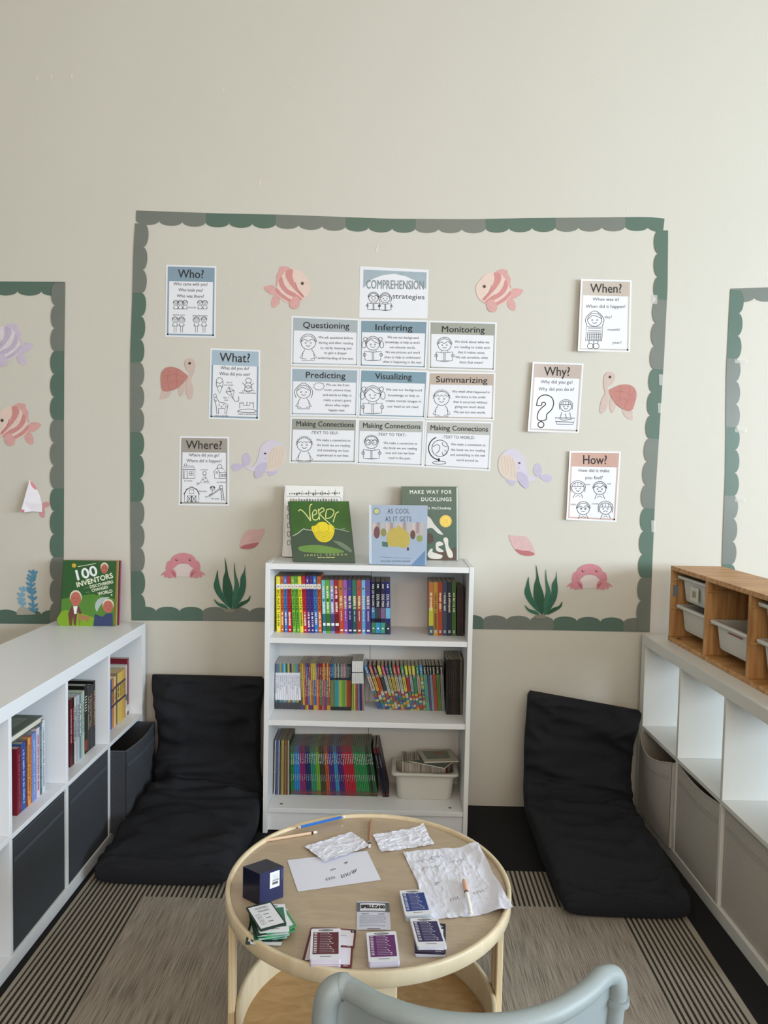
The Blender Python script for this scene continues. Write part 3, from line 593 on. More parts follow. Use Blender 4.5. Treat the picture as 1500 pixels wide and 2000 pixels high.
def turtle(T, label):
    shell, skin, edge = mat('#bd8078', .5, var=.14, scale=60), mat('#ccb7ae', .5, var=.07, scale=40), mat('#a3655f', .5)
    f = lambda pts: [T(*p) for p in pts]
    x, y = T(420, 1770); t = thing('paper_turtle', label, 'paper cut-out', WALL.at(x, y, .002), group='paper sea animals on the wall')
    cut(t, 'flipper', f([(465, 1650), (515, 1620), (512, 1690), (480, 1745), (460, 1710)]), skin, .0012)
    cut(t, 'flipper', f([(312, 1685), (390, 1690), (380, 1730), (330, 1765), (290, 1760), (300, 1720)]), skin, .0012)
    cut(t, 'head', f([(530, 1570), (565, 1535), (527, 1490), (515, 1440), (530, 1405), (570, 1395), (605, 1420), (610, 1470), (597, 1530), (572, 1590), (590, 1650), (590, 1720), (575, 1765), (545, 1750), (528, 1700), (530, 1640)]), skin, .0018)
    cut(t, 'shell', f([(298, 1560), (310, 1515), (345, 1480), (400, 1472), (460, 1490), (510, 1525), (545, 1560), (515, 1605), (470, 1650), (420, 1680), (350, 1697), (310, 1680), (300, 1620)]), shell, .0024)
    mb = MB()
    for pts in ([(330, 1560), (420, 1540), (500, 1560)], [(330, 1620), (420, 1600), (480, 1610)], [(380, 1490), (360, 1580), (380, 1680)], [(450, 1500), (440, 1580), (440, 1660)]): cstroke(mb, f(pts), .5, .0026, edge)
    poly(mb, WALL, [T(560 + 12 * math.cos(a), 1440 + 12 * math.sin(a)) for a in [k * math.pi / 6 for k in range(12)]], .0026, mat('#3a2a28', .3)); mb.build('eye', t)
turtle(lambda x, y: Z2(x, y), 'pink paper turtle between the Who and Where sheets')
def TR_(x, y):
    X, Y = -(x - 452) / 4.652 * 1.04, (y - 1580) / 4.652 * 1.04; a = math.radians(12)
    return (1208.5 + X * math.cos(a) - Y * math.sin(a), 772 + X * math.sin(a) + Y * math.cos(a))
turtle(TR_, 'pink paper turtle beside the Why sheet near the border')
def whale(T, label):
    body, cream, fin, ln = mat('#d3cddc', .5, var=.06, scale=30), mat('#dccdc0', .5, var=.05), mat('#c3bbd2', .5, var=.07), mat('#9a8fb0', .5)
    f = lambda pts: [T(*p) for p in pts]
    x, y = T(1300, 540); t = thing('paper_whale', label, 'paper cut-out', WALL.at(x, y, .002), group='paper sea animals on the wall')
    cut(t, 'fluke', f([(1085, 430), (1060, 380), (1070, 330), (1105, 305), (1135, 340), (1140, 390), (1110, 425)]), fin, .0012)
    cut(t, 'fluke', f([(1085, 428), (1040, 465), (985, 475), (962, 430), (1000, 405), (1060, 412)]), fin, .0012)
    cut(t, 'flipper', f([(1295, 475), (1380, 465), (1375, 500), (1325, 525), (1305, 505)]), fin, .0012)
    cut(t, 'body', f([(1078, 425), (1140, 438), (1190, 400), (1215, 330), (1230, 260), (1270, 210), (1330, 182), (1390, 195), (1440, 235), (1470, 290), (1465, 380), (1430, 440), (1370, 475), (1290, 480), (1180, 480), (1120, 462)]), body, .0018)
    cut(t, 'belly', f([(1390, 240), (1440, 250), (1465, 300), (1460, 380), (1420, 440), (1340, 475), (1292, 462), (1298, 380), (1310, 310), (1345, 265)]), cream, .0022)
    mb = MB()
    for k in range(5): cstroke(mb, f([(1345 + k * 24, 262 - k * 2), (1320 + k * 28, 350), (1312 + k * 26, 455 - k * 10)]), .45, .0025, mat('#c5b3a4', .5))
    mb.build('belly_grooves', t)
    cut(t, 'flipper', f([(1180, 480), (1200, 430), (1250, 395), (1290, 400), (1292, 440), (1260, 500), (1215, 540), (1185, 540), (1175, 510)]), fin, .0028)
    mb = MB(); poly(mb, WALL, [T(1275 + 12 * math.cos(a), 313 + 8 * math.sin(a)) for a in [k * math.pi / 6 for k in range(12)]], .0022, mat('#3a3540', .3)); cstroke(mb, f([(1265, 355), (1280, 362), (1292, 352)]), .6, .0022, ln); mb.build('eye', t)
whale(lambda x, y: Z3(x, y), 'lilac paper whale between the Where sheet and the grid')
def TW(x, y):
    X, Y = -(x - 1300) / 4.761 * 1.0, (y - 360) / 4.761; a = math.radians(3)
    return (1009 + X * math.cos(a) - Y * math.sin(a) - .5, 914 + X * math.sin(a) + Y * math.cos(a))
whale(TW, 'lilac paper whale between the How sheet and the grid')
def crab(T, label):
    pk, dk, lt = mat('#cf8a94', .5, var=.10, scale=50), mat('#b9606f', .5, var=.1), mat('#dccfcd', .5, var=.08, scale=80)
    f = lambda pts: [T(*p) for p in pts]; x, y = T(512, 1475)
    t = thing('paper_crab', label, 'paper cut-out', WALL.at(x, y, .002), group='paper sea animals on the wall')
    for s in (1, -1):
        g = lambda pts: f([(512 + s * (px - 512), py) for px, py in pts])
        cut(t, 'leg', g([(360, 1405), (320, 1425), (303, 1450), (330, 1440), (345, 1470), (365, 1440)]), pk, .0012)
        cut(t, 'arm', g([(395, 1310), (365, 1320), (355, 1350), (350, 1385), (375, 1410), (405, 1390), (410, 1345)]), pk, .0014)
        cut(t, 'claw', g([(355, 1400), (390, 1378), (425, 1390), (447, 1425), (445, 1470), (420, 1462), (380, 1473), (352, 1440)]), pk, .0026)
        mb = MB(); poly(mb, WALL, g([(395, 1400), (440, 1430), (442, 1465), (420, 1440)]), .0029, dk); mb.build('claw_opening', t)
    cut(t, 'belly', f([(425, 1385), (470, 1345), (515, 1338), (560, 1345), (605, 1385), (590, 1450), (515, 1457), (440, 1452)]), lt, .0018)
    cut(t, 'shell', f([(395, 1365), (398, 1300), (440, 1255), (515, 1237), (590, 1255), (630, 1300), (635, 1365), (600, 1378), (565, 1345), (515, 1335), (465, 1345), (425, 1380)]), pk, .0022)
    mb = MB()
    for ex in (452, 577): poly(mb, WALL, [T(ex + 13 * math.cos(a), 1302 + 12 * math.sin(a)) for a in [k * math.pi / 6 for k in range(12)]], .0025, mat('#7d4048', .3)); poly(mb, WALL, [T(ex + 3 + 5 * math.cos(a), 1299 + 5 * math.sin(a)) for a in [k * math.pi / 4 for k in range(8)]], .0027, lt)
    cstroke(mb, f([(500, 1322), (514, 1330), (528, 1322)]), .7, .0025, dk); mb.build('eye', t)
crab(lambda x, y: Z3(x, y), 'pink paper crab above the border near the green picture book')
crab(lambda x, y: (1151.5 + (x - 512) / 4.761 * 1.02, 1101.3 + (y - 1237) / 4.761 * 1.02), 'pink paper crab above the border near the pine drawer unit')
def shell(pts, opening, Z, label):
    x, y = Z(*pts[0]); t = thing('paper_seashell', label, 'paper cut-out', WALL.at(*Z(sum(p[0] for p in pts) / len(pts), max(p[1] for p in pts)), .002), group='paper sea animals on the wall')
    cut(t, 'shell_body', [Z(*p) for p in pts], mat('#d6b3b2', .5, var=.12, scale=40), .0014)
    cut(t, 'shell_opening', [Z(*p) for p in opening], mat('#b96f74', .5, var=.1), .0019)
shell([(1035, 1187), (1055, 1100), (1090, 1045), (1140, 1018), (1200, 1022), (1268, 1010), (1262, 1060), (1235, 1110), (1200, 1165), (1150, 1200), (1080, 1202)], [(1042, 1187), (1090, 1162), (1150, 1150), (1215, 1140), (1190, 1178), (1140, 1200), (1080, 1202)], Z3, 'pink paper seashell near the tall white picture book')
shell([(278, 845), (320, 850), (400, 855), (440, 900), (470, 985), (430, 997), (370, 990), (325, 955), (295, 905)], [(322, 948), (380, 957), (430, 962), (468, 984), (430, 996), (368, 988)], Z5, 'pink paper seashell beside the dark green duck book')
def weed(T, label):
    gs = [mat(h, .5, var=.16, scale=40) for h in ('#2f6650', '#28583f', '#386f58')]
    bl = [[(835, 1395), (840, 1470), (870, 1590), (930, 1680), (960, 1755), (900, 1710), (830, 1630), (797, 1550), (810, 1480)],
          [(900, 1280), (920, 1370), (935, 1450), (970, 1560), (975, 1660), (960, 1760), (910, 1660), (880, 1590), (885, 1470), (905, 1400)],
          [(990, 1320), (1000, 1420), (1030, 1520), (1030, 1600), (1000, 1700), (975, 1760), (970, 1640), (990, 1540), (985, 1420)],
          [(1090, 1340), (1090, 1420), (1098, 1520), (1080, 1620), (1020, 1720), (980, 1758), (1000, 1660), (1040, 1550), (1045, 1470), (1080, 1400)],
          [(1137, 1630), (1130, 1680), (1080, 1720), (1000, 1758), (1040, 1700), (1110, 1670)], [(800, 1665), (840, 1700), (900, 1720), (932, 1758), (870, 1745), (820, 1710)]]
    t = thing('paper_seaweed', label, 'paper cut-out', WALL.at(*T(940, 1790), .002))
    for i, b_ in enumerate(bl): cut(t, 'blade', [T(*p) for p in b_], gs[i % 3], .0024 + .0003 * i, 3, .0005)
    cut(t, 'rock', [T(*p) for p in ell(940, 1775, 58, 18, n=14)], mat('#8d8b80', .6, var=.15), .0046, 0)
weed(lambda x, y: Z3(x, y), 'dark green paper seaweed by the bookcase, below the first seashell')
weed(lambda x, y: (1046.7 + (x - 900) / 4.761 * 1.03, 1102.7 + (y - 1280) / 4.761 * .98), 'dark green paper seaweed beside the crab near the pine unit')
# blue coral
Z6 = zc(0, 530, 2.74)
t = thing('paper_coral', 'blue paper seaweed fronds on a grey stone, cut-off display', 'paper cut-out', WALL.at(55, 1200, .002))
def frond(pts, w0, n, k):
    mb = MB(); m1 = mat(['#5b93b4', '#7fb0cc'][k], .5, var=.12, scale=60)
    sp = smooth_pts(pts, 8, False); out = []
    L = len(sp)
    poly(mb, WALL, [(x - w0 * .25, y) for x, y in sp] + [(x + w0 * .25, y) for x, y in sp[::-1]], .0020 + .0006 * k, m1, .0006)
    for i in range(n):
        x, y = sp[int((i + .5) / n * (L - 1))]; s = 1 if i % 2 else -1
        for sg in (1, -1):
            poly(mb, WALL, ell(x + sg * w0 * .55, y - 2.2 + (1.6 if sg > 0 else 0), w0 * .62, 2.6, n=10, rot=-sg * 42), .0022 + .0006 * k + .0002 * (sg > 0), m1, .0006)
    poly(mb, WALL, ell(sp[0][0], sp[0][1] - 1, w0 * .4, 4.5, n=10), .0023, m1, .0006); mb.build('frond', t)
frond([(65, 1118), (60, 1140), (63, 1165), (66, 1198)], 9, 9, 0); frond([(46, 1150), (41, 1165), (43, 1180), (50, 1196)], 7.5, 5, 1)
cut(t, 'stone', smooth_pts([(33, 1197), (38, 1188), (48, 1186), (58, 1192), (66, 1197), (68, 1200), (36, 1201)], 3), mat('#aeaaa0', .7, var=.15, scale=90), .0036, 0)
# ================================================================ white bookcase
WH = mat('#e8eaec', .42, var=.012, scale=3, spec=.4); WHB = mat('#dfe0de', .6, var=.01)
BX0, BX1, BYF, BYB, BH = -.402, .402, -.287, -.012, 1.068
def zs(u, v, y=BYF): return yplane(y).at(u, v).z
Z_S1, Z_S2, Z_S3 = zs(530, 1246), zs(527, 1407), zs(527, 1578.3)
t = thing('bookcase', 'low white bookcase with three shelves of books against the wall', 'bookcase', (0, (BYF + BYB) / 2, 0))
def pbx(nm, lo, hi, m=WH, w=.0012): b = MB(); b.box(lo, hi, m); return bevel(b.build(nm, t), w)
pbx('side_panel', (BX0, BYF, 0), (BX0 + .018, BYB, BH)); pbx('side_panel', (BX1 - .018, BYF, 0), (BX1, BYB, BH))
I0, I1 = BX0 + .0182, BX1 - .0182
pbx('top_board', (I0, BYF + .002, BH - .024), (I1, BYB, BH - .002))
for z in (Z_S1, Z_S2): pbx('shelf', (I0, BYF + .004, z - .021), (I1, BYB - .004, z))
pbx('bottom_board', (I0, BYF + .002, Z_S3 - .018), (I1, BYB - .004, Z_S3))
pbx('kick_board', (I0, BYF + .012, 0.008), (I1, BYF + .026, Z_S3 - .0185))
b = MB(); b.box((I0, BYB - .0038, .02), (-.001, BYB, BH - .025), WHB); b.box((.001, BYB - .0038, .02), (I1, BYB, BH - .025), WHB); b.build('back_panel', t)
for x in (-.335, .335):
    b = MB(); b.lathe([(.0001, .0006), (.006, .0006), (.0065, 0)], mat('#6d6a60', .5), (x, BYF + .04, Z_S3 + .0002), 14); b.build('screw_cover', t)

PAGES = mat('#cfcabd', .9, var=.12, scale=300); PAGESG = mat('#a8a398', .9, var=.15, scale=300)
def book(name, label, cat, group, x, y, z, w, h, dp, col, lean=0.0, art=None, rough=.45, pages=None, hard=False, rotz=0.0, M=None):
    """upright book: spine faces the room (-y), thickness along x; lean tips the top towards -x"""
    R = (Matrix.Rotation(rotz, 3, 'Z') @ Matrix.Rotation(-lean, 3, 'Y')) if M is None else M
    dp = min(dp, -.0215 - y) if M is None and rotz == 0 else dp; o = thing(name, label, cat, (x, y, z), R, group); c = .0025 if hard else .0007; m = mat(col, rough, var=.03)
    ov = .003 if hard else 0.0
    b = MB(); b.box((0, 0, 0), (c, dp, h), m); b.box((w - c, 0, 0), (w, dp, h), m); b.box((c, 0, 0), (w - c, c, h), m)
    if art: art(b, w, h, dp)
    b.build('cover', o, local=True)
    b = MB(); b.box((c, c + .0001, .0008 + ov), (w - c, dp - .001 - ov, h - .0012 - ov), pages or PAGES); b.build('pages', o, local=True)
    return o
E_ = .0004
def patch(b, x0, x1, z0, z1, col, y=-E_): b.face([(x0, y, z0), (x1, y, z0), (x1, y, z1), (x0, y, z1)], flat(col, .5))
def vtext(b, s, xc, ztop, length, size, col, y=-2 * E_):
    k = length / twidth(s); x = 0; m = flat(col, .5)
    for ch in s:
        vs, fs, adv = GL[ch]
        if vs: b.add([(xc + (gy - CAPH / 2) * size / CAPH, y, ztop - (x + gx) * k) for gx, gy in vs], fs, m)
        x += adv
def marks(b, w, z0, z1, col, frac=.45, n=None, y=-2 * E_, rng=random):
    """illegible lettering: small separate dashes running down the spine"""
    z = z1; m = flat(col, .5)
    while z > z0:
        l = rng.uniform(.0022, .0055); a = w * .5 - w * frac / 2; e = w * .5 + w * frac / 2
        b.face([(a, y, z - l), (e - w * frac * rng.choice((0, .25)), y, z - l), (e, y, z), (a + w * frac * rng.choice((0, .2)), y, z)], m); z -= l + rng.uniform(.0008, .0024)
        if rng.random() < .18: z -= .004
def dot(b, xc, zc_, r, col, y=-2 * E_): b.face([(xc + r * math.cos(a), y, zc_ + r * math.sin(a)) for a in [k * math.pi / 5 for k in range(10)]], flat(col, .5))

def spines(row, ub, ut, vb, vt, zshelf, depth, specs, y=None, shrink=.95):
    """ub / ut: photo positions of the spine edges at bottom and top; vb / vt heights; returns list of books placed"""
    y = y if y is not None else hplane(zshelf).at((ub[0] + ub[-1]) / 2, vb).y
    P = yplane(y); n = len(specs); prev = None
    for i, sp in enumerate(specs):
        x0 = P.at(ub[i], vb).x; x1 = P.at(ub[i + 1], vb).x; xt = P.at(ut[i], vt).x; zt = P.at(ut[i], vt).z
        lean = math.atan2(x0 - xt, zt - zshelf); h = (zt - zshelf) / math.cos(lean)
        xt1 = P.at(ut[i + 1], vt).x; sp(i, x0, y, zshelf + .0003, min(x1 - x0, xt1 - xt) * math.cos(lean) * shrink, h, lean)
    return y
# ---- top shelf, comic novels with a bold black title
r1 = 'upright paperbacks on the top shelf'
CN = [('yellow', '#e8d92a'), ('orange', '#c9632f'), ('blue', '#3b79c9'), ('red', '#b81f31'), ('lime green', '#71b53c'), ('grass green', '#66ab2e'), ('bright yellow', '#ebdc2d'), ('crimson', '#c01f33'), ('violet', '#4b338c'), ('purple', '#402c82'), ('sky blue', '#2c7dcb'), ('burnt orange', '#ca5e2a')]
def sp1(k):
    nm, col = CN[k]
    def f(i, x, y, z, w, h, lean):
        def art(b, w, h, dp):
            patch(b, 0, w, h * .78, h * .865, '#e9e4d8'); dot(b, w * .5, h * .82, w * .25, ['#9a8a7a', '#b89a88'][i % 2])
            patch(b, w * .35, w * .65, h * .90, h * .95, '#8a4a3a' if i % 2 else '#d9c9b0')
            vtext(b, 'BIG NATE', w * .5, h * .765, h * .37, w * .62, '#14120f' if nm not in ('violet', 'purple') else '#1b1240')
            marks(b, w, h * .12, h * .36, '#f0ead8' if k in (3, 7, 8, 9, 10, 11, 1, 2) else '#2f6b2a', .5, rng=random); dot(b, w * .5, h * .045, w * .24, '#e8dccb')
        book('paperback_book', 'thin %s comic paperback, %s from the start of the top shelf' % (nm, nth(k + 1)), 'book', r1, x, y, z, w, h, .138, col, lean, art, pages=PAGESG)
    return f
ub = [500 + v / 7.5 for v in (303, 365, 420, 470, 540, 597, 650, 700, 755, 808, 862, 915, 972)]
ut = [500 + v / 7.5 for v in (295, 357, 404, 450, 510, 560, 612, 665, 725, 780, 833, 893, 948)]
y1 = spines('top', ub, ut, 1235.5, 1126, Z_S1, .138, [sp1(k) for k in range(12)])
C2 = [('pale cyan', '#7cc3d6'), ('leaf green', '#63ab38'), ('periwinkle', '#8a8ac4'), ('dark red', '#a12432'), ('tan orange', '#bd7037'), ('orchid', '#a15cb0'), ('indigo', '#3d3a88'), ('teal green', '#2f7564'), ('salmon red', '#bd483f'), ('light blue', '#79b4d9'), ('soft purple', '#5e4c9c')]
def sp2(k):
    nm, col = C2[k]
    def f(i, x, y, z, w, h, lean):
        def art(b, w, h, dp):
            dk = ['#2d6f86', '#2f6b1c', '#4a4680', '#6a121c', '#c2452a', '#8c4a9c', '#2b2768', '#1f4f55', '#a02f2a', '#5a9ac9', '#4b3a88'][k]
            if k < 4:
                patch(b, 0, w, h * .04, h * .36, dk); dot(b, w * .5, h * .87, w * .28, '#e8dc8a'); patch(b, w * .25, w * .75, h * .60, h * .645, dk)
                marks(b, w, h * .66, h * .84, '#eef0ea', .5); marks(b, w, h * .38, h * .58, '#eef0ea', .5); patch(b, w * .15, w * .9, h * .14, h * .19, '#eef4f2', -2 * E_)
            else:
                patch(b, 0, w, h * .02, h * .45, dk); dot(b, w * .5, h * .84, w * .28, '#5d6450'); marks(b, w, h * .47, h * .70, '#e8d9a8', .55); marks(b, w, h * .24, h * .42, '#d9cfe0', .25)
                patch(b, w * .2, w * .8, h * .045, h * .075, '#e9e9e4', -2 * E_)
        book('paperback_book', '%s paperback, %s after the comic novels on the top shelf' % (nm, nth(k + 1)), 'book', r1, x, y, z, w, h, .138, col, lean, art, pages=PAGESG)
    return f
ub = [620 + v / 8.333 for v in (88, 148, 222, 290, 362, 435, 500, 575, 650, 722, 790, 872)]
ut = [620 + v / 8.333 for v in (65, 122, 197, 265, 340, 415, 483, 562, 640, 716, 780, 862)]
spines('top', ub, ut, 1236.6, 1133, Z_S1, .138, [sp2(k) for k in range(11)], y=y1)
def sp3(k):
    nm, col = [('black and green', '#1b2540'), ('black and blue', '#10131c'), ('plum and teal', '#2d2347'), ('navy and cyan', '#22286a')][k]
    def f(i, x, y, z, w, h, lean):
        def art(b, w, h, dp):
            patch(b, 0, w, h * .30, h * .50, ['#2e6f9a', '#3a3a48', '#7a6088', '#6fb0d4'][k]); patch(b, 0, w, h * .02, h * .22, ['#3c7a48', '#2f86b8', '#3a9480', '#222c40'][k])
            marks(b, w, h * .88, h * .95, '#d9d9d9', .4)
            if k: vtext(b, 'DOG MAN', w * .5, h * .76, h * .24, w * .6, '#f2f2ee')
            else: vtext(b, 'CAT KID COMIC CLUB', w * .5, h * .84, h * .42, w * .5, '#f2f2ee')
            dot(b, w * .5, h * .11, w * .2, '#e8ecec')
            if k == 3:
                for (yy, zz, ry, rz, c) in ((.06, .62, .03, .05, '#7d93a8'), (.07, .42, .028, .045, '#6f4a38'), (.08, .25, .03, .03, '#a89a88'), (.06, .14, .035, .03, '#4e7fa8'), (.10, .8, .02, .03, '#aab4b8')):
                    b.face([(w + .0004, yy + ry * math.cos(a), h * zz + rz * math.sin(a) * .5) for a in [q * math.pi / 7 for q in range(14)]], flat(c, .4))
        book('hardcover_book', '%s hardback comic, %s of four in a run on the top shelf' % (nm, nth(k + 1)), 'book', r1, x, y, z, w, h, .142, col, lean, art, rough=.3, pages=PAGESG)
    return f
ub = [620 + v / 8.333 for v in (880, 948, 1030, 1116, 1192)]; ut = [620 + v / 8.333 for v in (872, 945, 1032, 1107, 1188)]
spines('top', ub, ut, 1238, 1136, Z_S1, .142, [sp3(k) for k in range(4)], y=y1)
def sp4(k):
    nm, col = [('orange and yellow', '#b9703c'), ('mustard', '#b88c35'), ('rust red', '#a8401f'), ('slate blue', '#3c4a66'), ('midnight blue', '#1c2540'), ('moss green', '#3d6a2a')][k]
    def f(i, x, y, z, w, h, lean):
        def art(b, w, h, dp):
            if k == 0: patch(b, 0, w, h * .18, h * .52, '#b8b83a'); patch(b, 0, w, h * .0, h * .18, '#3a5568')
            if k == 1: patch(b, w * .2, w * .8, h * .1, h * .42, '#7a4f1e')
            marks(b, w, h * .45, h * .80, '#e6e0c8' if k != 1 else '#6a4020', .45); patch(b, w * .25, w * .75, h * .05, h * .10, '#aab0b0', -2 * E_)
        book('paperback_book', '%s paperback in the shaded end group of the top shelf' % nm, 'book', 'shaded paperbacks at the end of the top shelf', x, y, z, w, h, .138, col, lean, art)
    return f
e = [780 + v / 7.5 for v in (433, 500, 566, 634, 700, 770, 832)]
spines('top', e, e, 1240.3, 1137, Z_S1, .138, [sp4(k) for k in range(6)], y=y1)
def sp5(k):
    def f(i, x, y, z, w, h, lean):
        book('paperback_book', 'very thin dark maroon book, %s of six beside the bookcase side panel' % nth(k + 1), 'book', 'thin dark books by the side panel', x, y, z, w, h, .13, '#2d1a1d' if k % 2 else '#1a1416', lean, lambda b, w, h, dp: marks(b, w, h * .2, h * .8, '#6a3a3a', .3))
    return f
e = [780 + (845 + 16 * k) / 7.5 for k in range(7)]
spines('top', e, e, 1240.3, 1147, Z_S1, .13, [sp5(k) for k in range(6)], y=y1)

# ---- middle shelf
r2 = 'thin readers on the middle shelf'
TOPC = ['#5a6a80', '#4a7a9a', '#a98a4a', '#3a7a9a', '#6fb0c8', '#2c5a3a', '#b0a860', '#3a3458', '#a08a5a', '#5a9a60', '#4a88a8', '#8a4a50']
def sq1(k):
    def f(i, x, y, z, w, h, lean):
        def art(b, w, h, dp):
            patch(b, 0, w, h * .80, h, TOPC[k]); patch(b, 0, w, 0, h * .15, '#3d4046'); patch(b, 0, w, h * .15, h * .20, TOPC[(k * 5) % 12])
            marks(b, w, h * (.3 + .25 * random.random()), h * .74, '#8a8fa8', .35)
        book('paperback_book', 'thin white spined reader, %s from the start of the middle shelf' % nth(k + 1), 'book', r2, x, y, z, w, h, .15, '#dfe1ec', lean, art)
    return f
ut = [530 + (63 + k * 31.0) / 7.895 for k in range(13)]; ub = [530 + (58 + k * 34) / 7.895 for k in range(13)]
y2 = spines('mid', ub, ut, 1385.3, 1296, Z_S2, .15, [sq1(k) for k in range(12)], shrink=.97)
CC = [('olive', '#6f7a34', '#6a5a2a'), ('mustard', '#b89a3a', '#c2a23c'), ('orange', '#b0602a', '#8a3a4a'), ('blue', '#3a4f8c', '#7a3048'), ('navy', '#31407c', '#4a6aa0'), ('magenta', '#8a2a52', '#b58a3a'), ('gold', '#b09832', '#a8502a'), ('yellow', '#b8a832', '#3f6a9a'), ('lemon', '#b2a63c', '#3a5a8a'), ('purple', '#5a4a90', '#c27a3a'), ('wine', '#7a2438', '#a83228'), ('maroon', '#6a2030', '#2f7a50'), ('dark red', '#80242c', '#9a4a50'), ('amber', '#c08a3a', '#6a4a88'), ('crimson', '#7c1f26', '#9a2a30'), ('sand', '#b9873f', '#2f7a68'), ('brick', '#7e3424', '#a82a34')]
def sq2(k):
    nm, c1, c2 = CC[k]
    def f(i, x, y, z, w, h, lean):
        def art(b, w, h, dp):
            patch(b, 0, w, h * .10, h * .65, c2); patch(b, 0, w, 0, h * .10, CC[(k * 7 + 3) % 17][1]); marks(b, w, h * .3, h * .92, '#d8c89a', .3)
        book('paperback_book', 'thin %s story reader, %s after the white spined readers' % (nm, nth(k + 1)), 'book', r2, x, y, z, w, h, .15, c1, lean, art)
    return f
ut = [530 + (436 + k * 27.7) / 7.895 for k in range(18)]; ub = [530 + (468 + k * 26.2) / 7.895 for k in range(18)]
spines('mid', ub, ut, 1385.3, 1296, Z_S2, .15, [sq2(k) for k in range(17)], y=y2, shrink=.97)
C5 = [('royal blue', '#1f4c8c', '#5d7a4a'), ('blue', '#27558f', '#6f7a4a'), ('teal', '#2f6f88', '#5a6a50'), ('sage', '#8a9a80', '#3a8a8a'), ('charcoal', '#3a4038', '#2f8a96'), ('pale grey', '#9aa08c', '#3f9aa0'), ('ink blue', '#22304a', '#b0a83a'), ('grey blue', '#7a86a0', '#8aa03a'), ('rose', '#8a5a58', '#5a9a3a'), ('dusty pink', '#a07a70', '#4a8a48'), ('slate', '#5a6278', '#a08a40'), ('dark slate', '#3a4450', '#8a4a2a'), ('black', '#22262a', '#7a3a24'), ('jet', '#181a1c', '#8a2f24')]
def sq3(k):
    nm, c1, c2 = C5[k]
    def f(i, x, y, z, w, h, lean):
        def art(b, w, h, dp):
            patch(b, 0, w, h * .08, h * .65, c2); patch(b, 0, w, 0, h * .08, '#23282c'); patch(b, 0, w, h * .66, h * .70, '#1f2a30'); marks(b, w, h * .74, h * .94, '#b8beb8', .3)
        book('paperback_book', 'slim %s reader, %s of the run before the white topped books' % (nm, nth(k + 1)), 'book', r2, x, y, z, w, h, .15, c1, lean, art)
    return f
ut = [530 + (908 + k * 22.8) / 7.895 for k in range(15)]; ub = [530 + (914 + k * 22.3) / 7.895 for k in range(15)]
spines('mid', ub, ut, 1385.6, 1297, Z_S2, .15, [sq3(k) for k in range(14)], y=y2, shrink=.97)
def sq4(k):
    nm, c2 = [('green', '#7a9a3a'), ('yellow', '#b8a05a'), ('brick red', '#94463a'), ('lilac', '#6a709c'), ('navy', '#1f2a4c'), ('dusky pink', '#9a6a68')][k]
    def f(i, x, y, z, w, h, lean):
        def art(b, w, h, dp): patch(b, 0, w, 0, h * .55, c2); patch(b, 0, w, h * .76, h * .78, '#3a4050'); marks(b, w, h * .58, h * .73, '#8a8a8a', .25)
        book('paperback_book', 'taller white topped %s book beside the leaning chapter books' % nm, 'book', 'white topped books on the middle shelf', x, y, z, w, h, .16, '#dfe2e2', lean, art)
    return f
ut = [530 + (1244 + k * 28) / 7.895 for k in range(7)]; ub = [530 + (1236 + k * 33.5) / 7.895 for k in range(7)]
y3 = hplane(Z_S2).at(700, 1388).y
spines('mid', ub, ut, 1388.2, 1291.5, Z_S2, .16, [sq4(k) for k in range(6)], y=y3, shrink=.97)
CL = [('blue', '#3a6a9a', '#b9a8a0'), ('salmon', '#b05a4c', '#c9a23c'), ('plum', '#4a3a50', '#b8502c'), ('yellow', '#c2bf3a', '#2f3a3c'), ('rose pink', '#b04a68', '#a8b0b8'), ('violet', '#5a4a80', '#a8aa70'), ('sea green', '#2f7a60', '#c0a23a'), ('coral', '#b04a48', '#b8b094'), ('pink red', '#ac3f50', '#a8b4a8'), ('jade', '#3f8a60', '#c8b840'), ('lemon', '#c6c040', '#a8283a'), ('pale yellow', '#b0aa42', '#9aa0a8'), ('bright yellow', '#c0b840', '#2f8a58'), ('emerald', '#2c7a58', '#b0a094')]
PCH = ['#a0483a', '#b08a44', '#3a5284', '#b0aa94', '#4a7450', '#aca650', '#984048', '#44728e', '#b9b4a8', '#645076']
def sq5(k):
    nm, c1, c2 = CL[k]
    def f(i, x, y, z, w, h, lean):
        def art(b, w, h, dp):
            patch(b, 0, w, h * .74, h * .80, '#8a8a80'); patch(b, 0, w, h * .42, h * .74, c2); marks(b, w, h * .47, h * .70, '#4a4a4a', .3); zz = h * .42
            while zz > h * .02: d_ = h * .05; patch(b, 0, w, max(0, zz - d_), zz, PCH[random.randrange(10)], -2 * E_); zz -= d_
            marks(b, w, h * .83, h * .96, '#e8e4d8', .25)
        book('paperback_book', '%s patchwork spined chapter book, %s of the leaning row' % (nm, nth(k + 1)), 'book', 'leaning patchwork spined chapter books', x, y, z, w, h, .13, c1, lean, art)
    return f
K2 = 7.143
ut = [700 + v / K2 for v in (68, 118, 168, 210, 262, 318, 365, 412, 458, 535, 584, 628, 678, 735, 785)]
ub = [700 + v / K2 for v in (278, 338, 384, 432, 478, 520, 560, 600, 646, 690, 735, 775, 815, 858, 905)]
y4 = hplane(Z_S2).at(800, 1387).y
P4 = yplane(y4); prevx = None
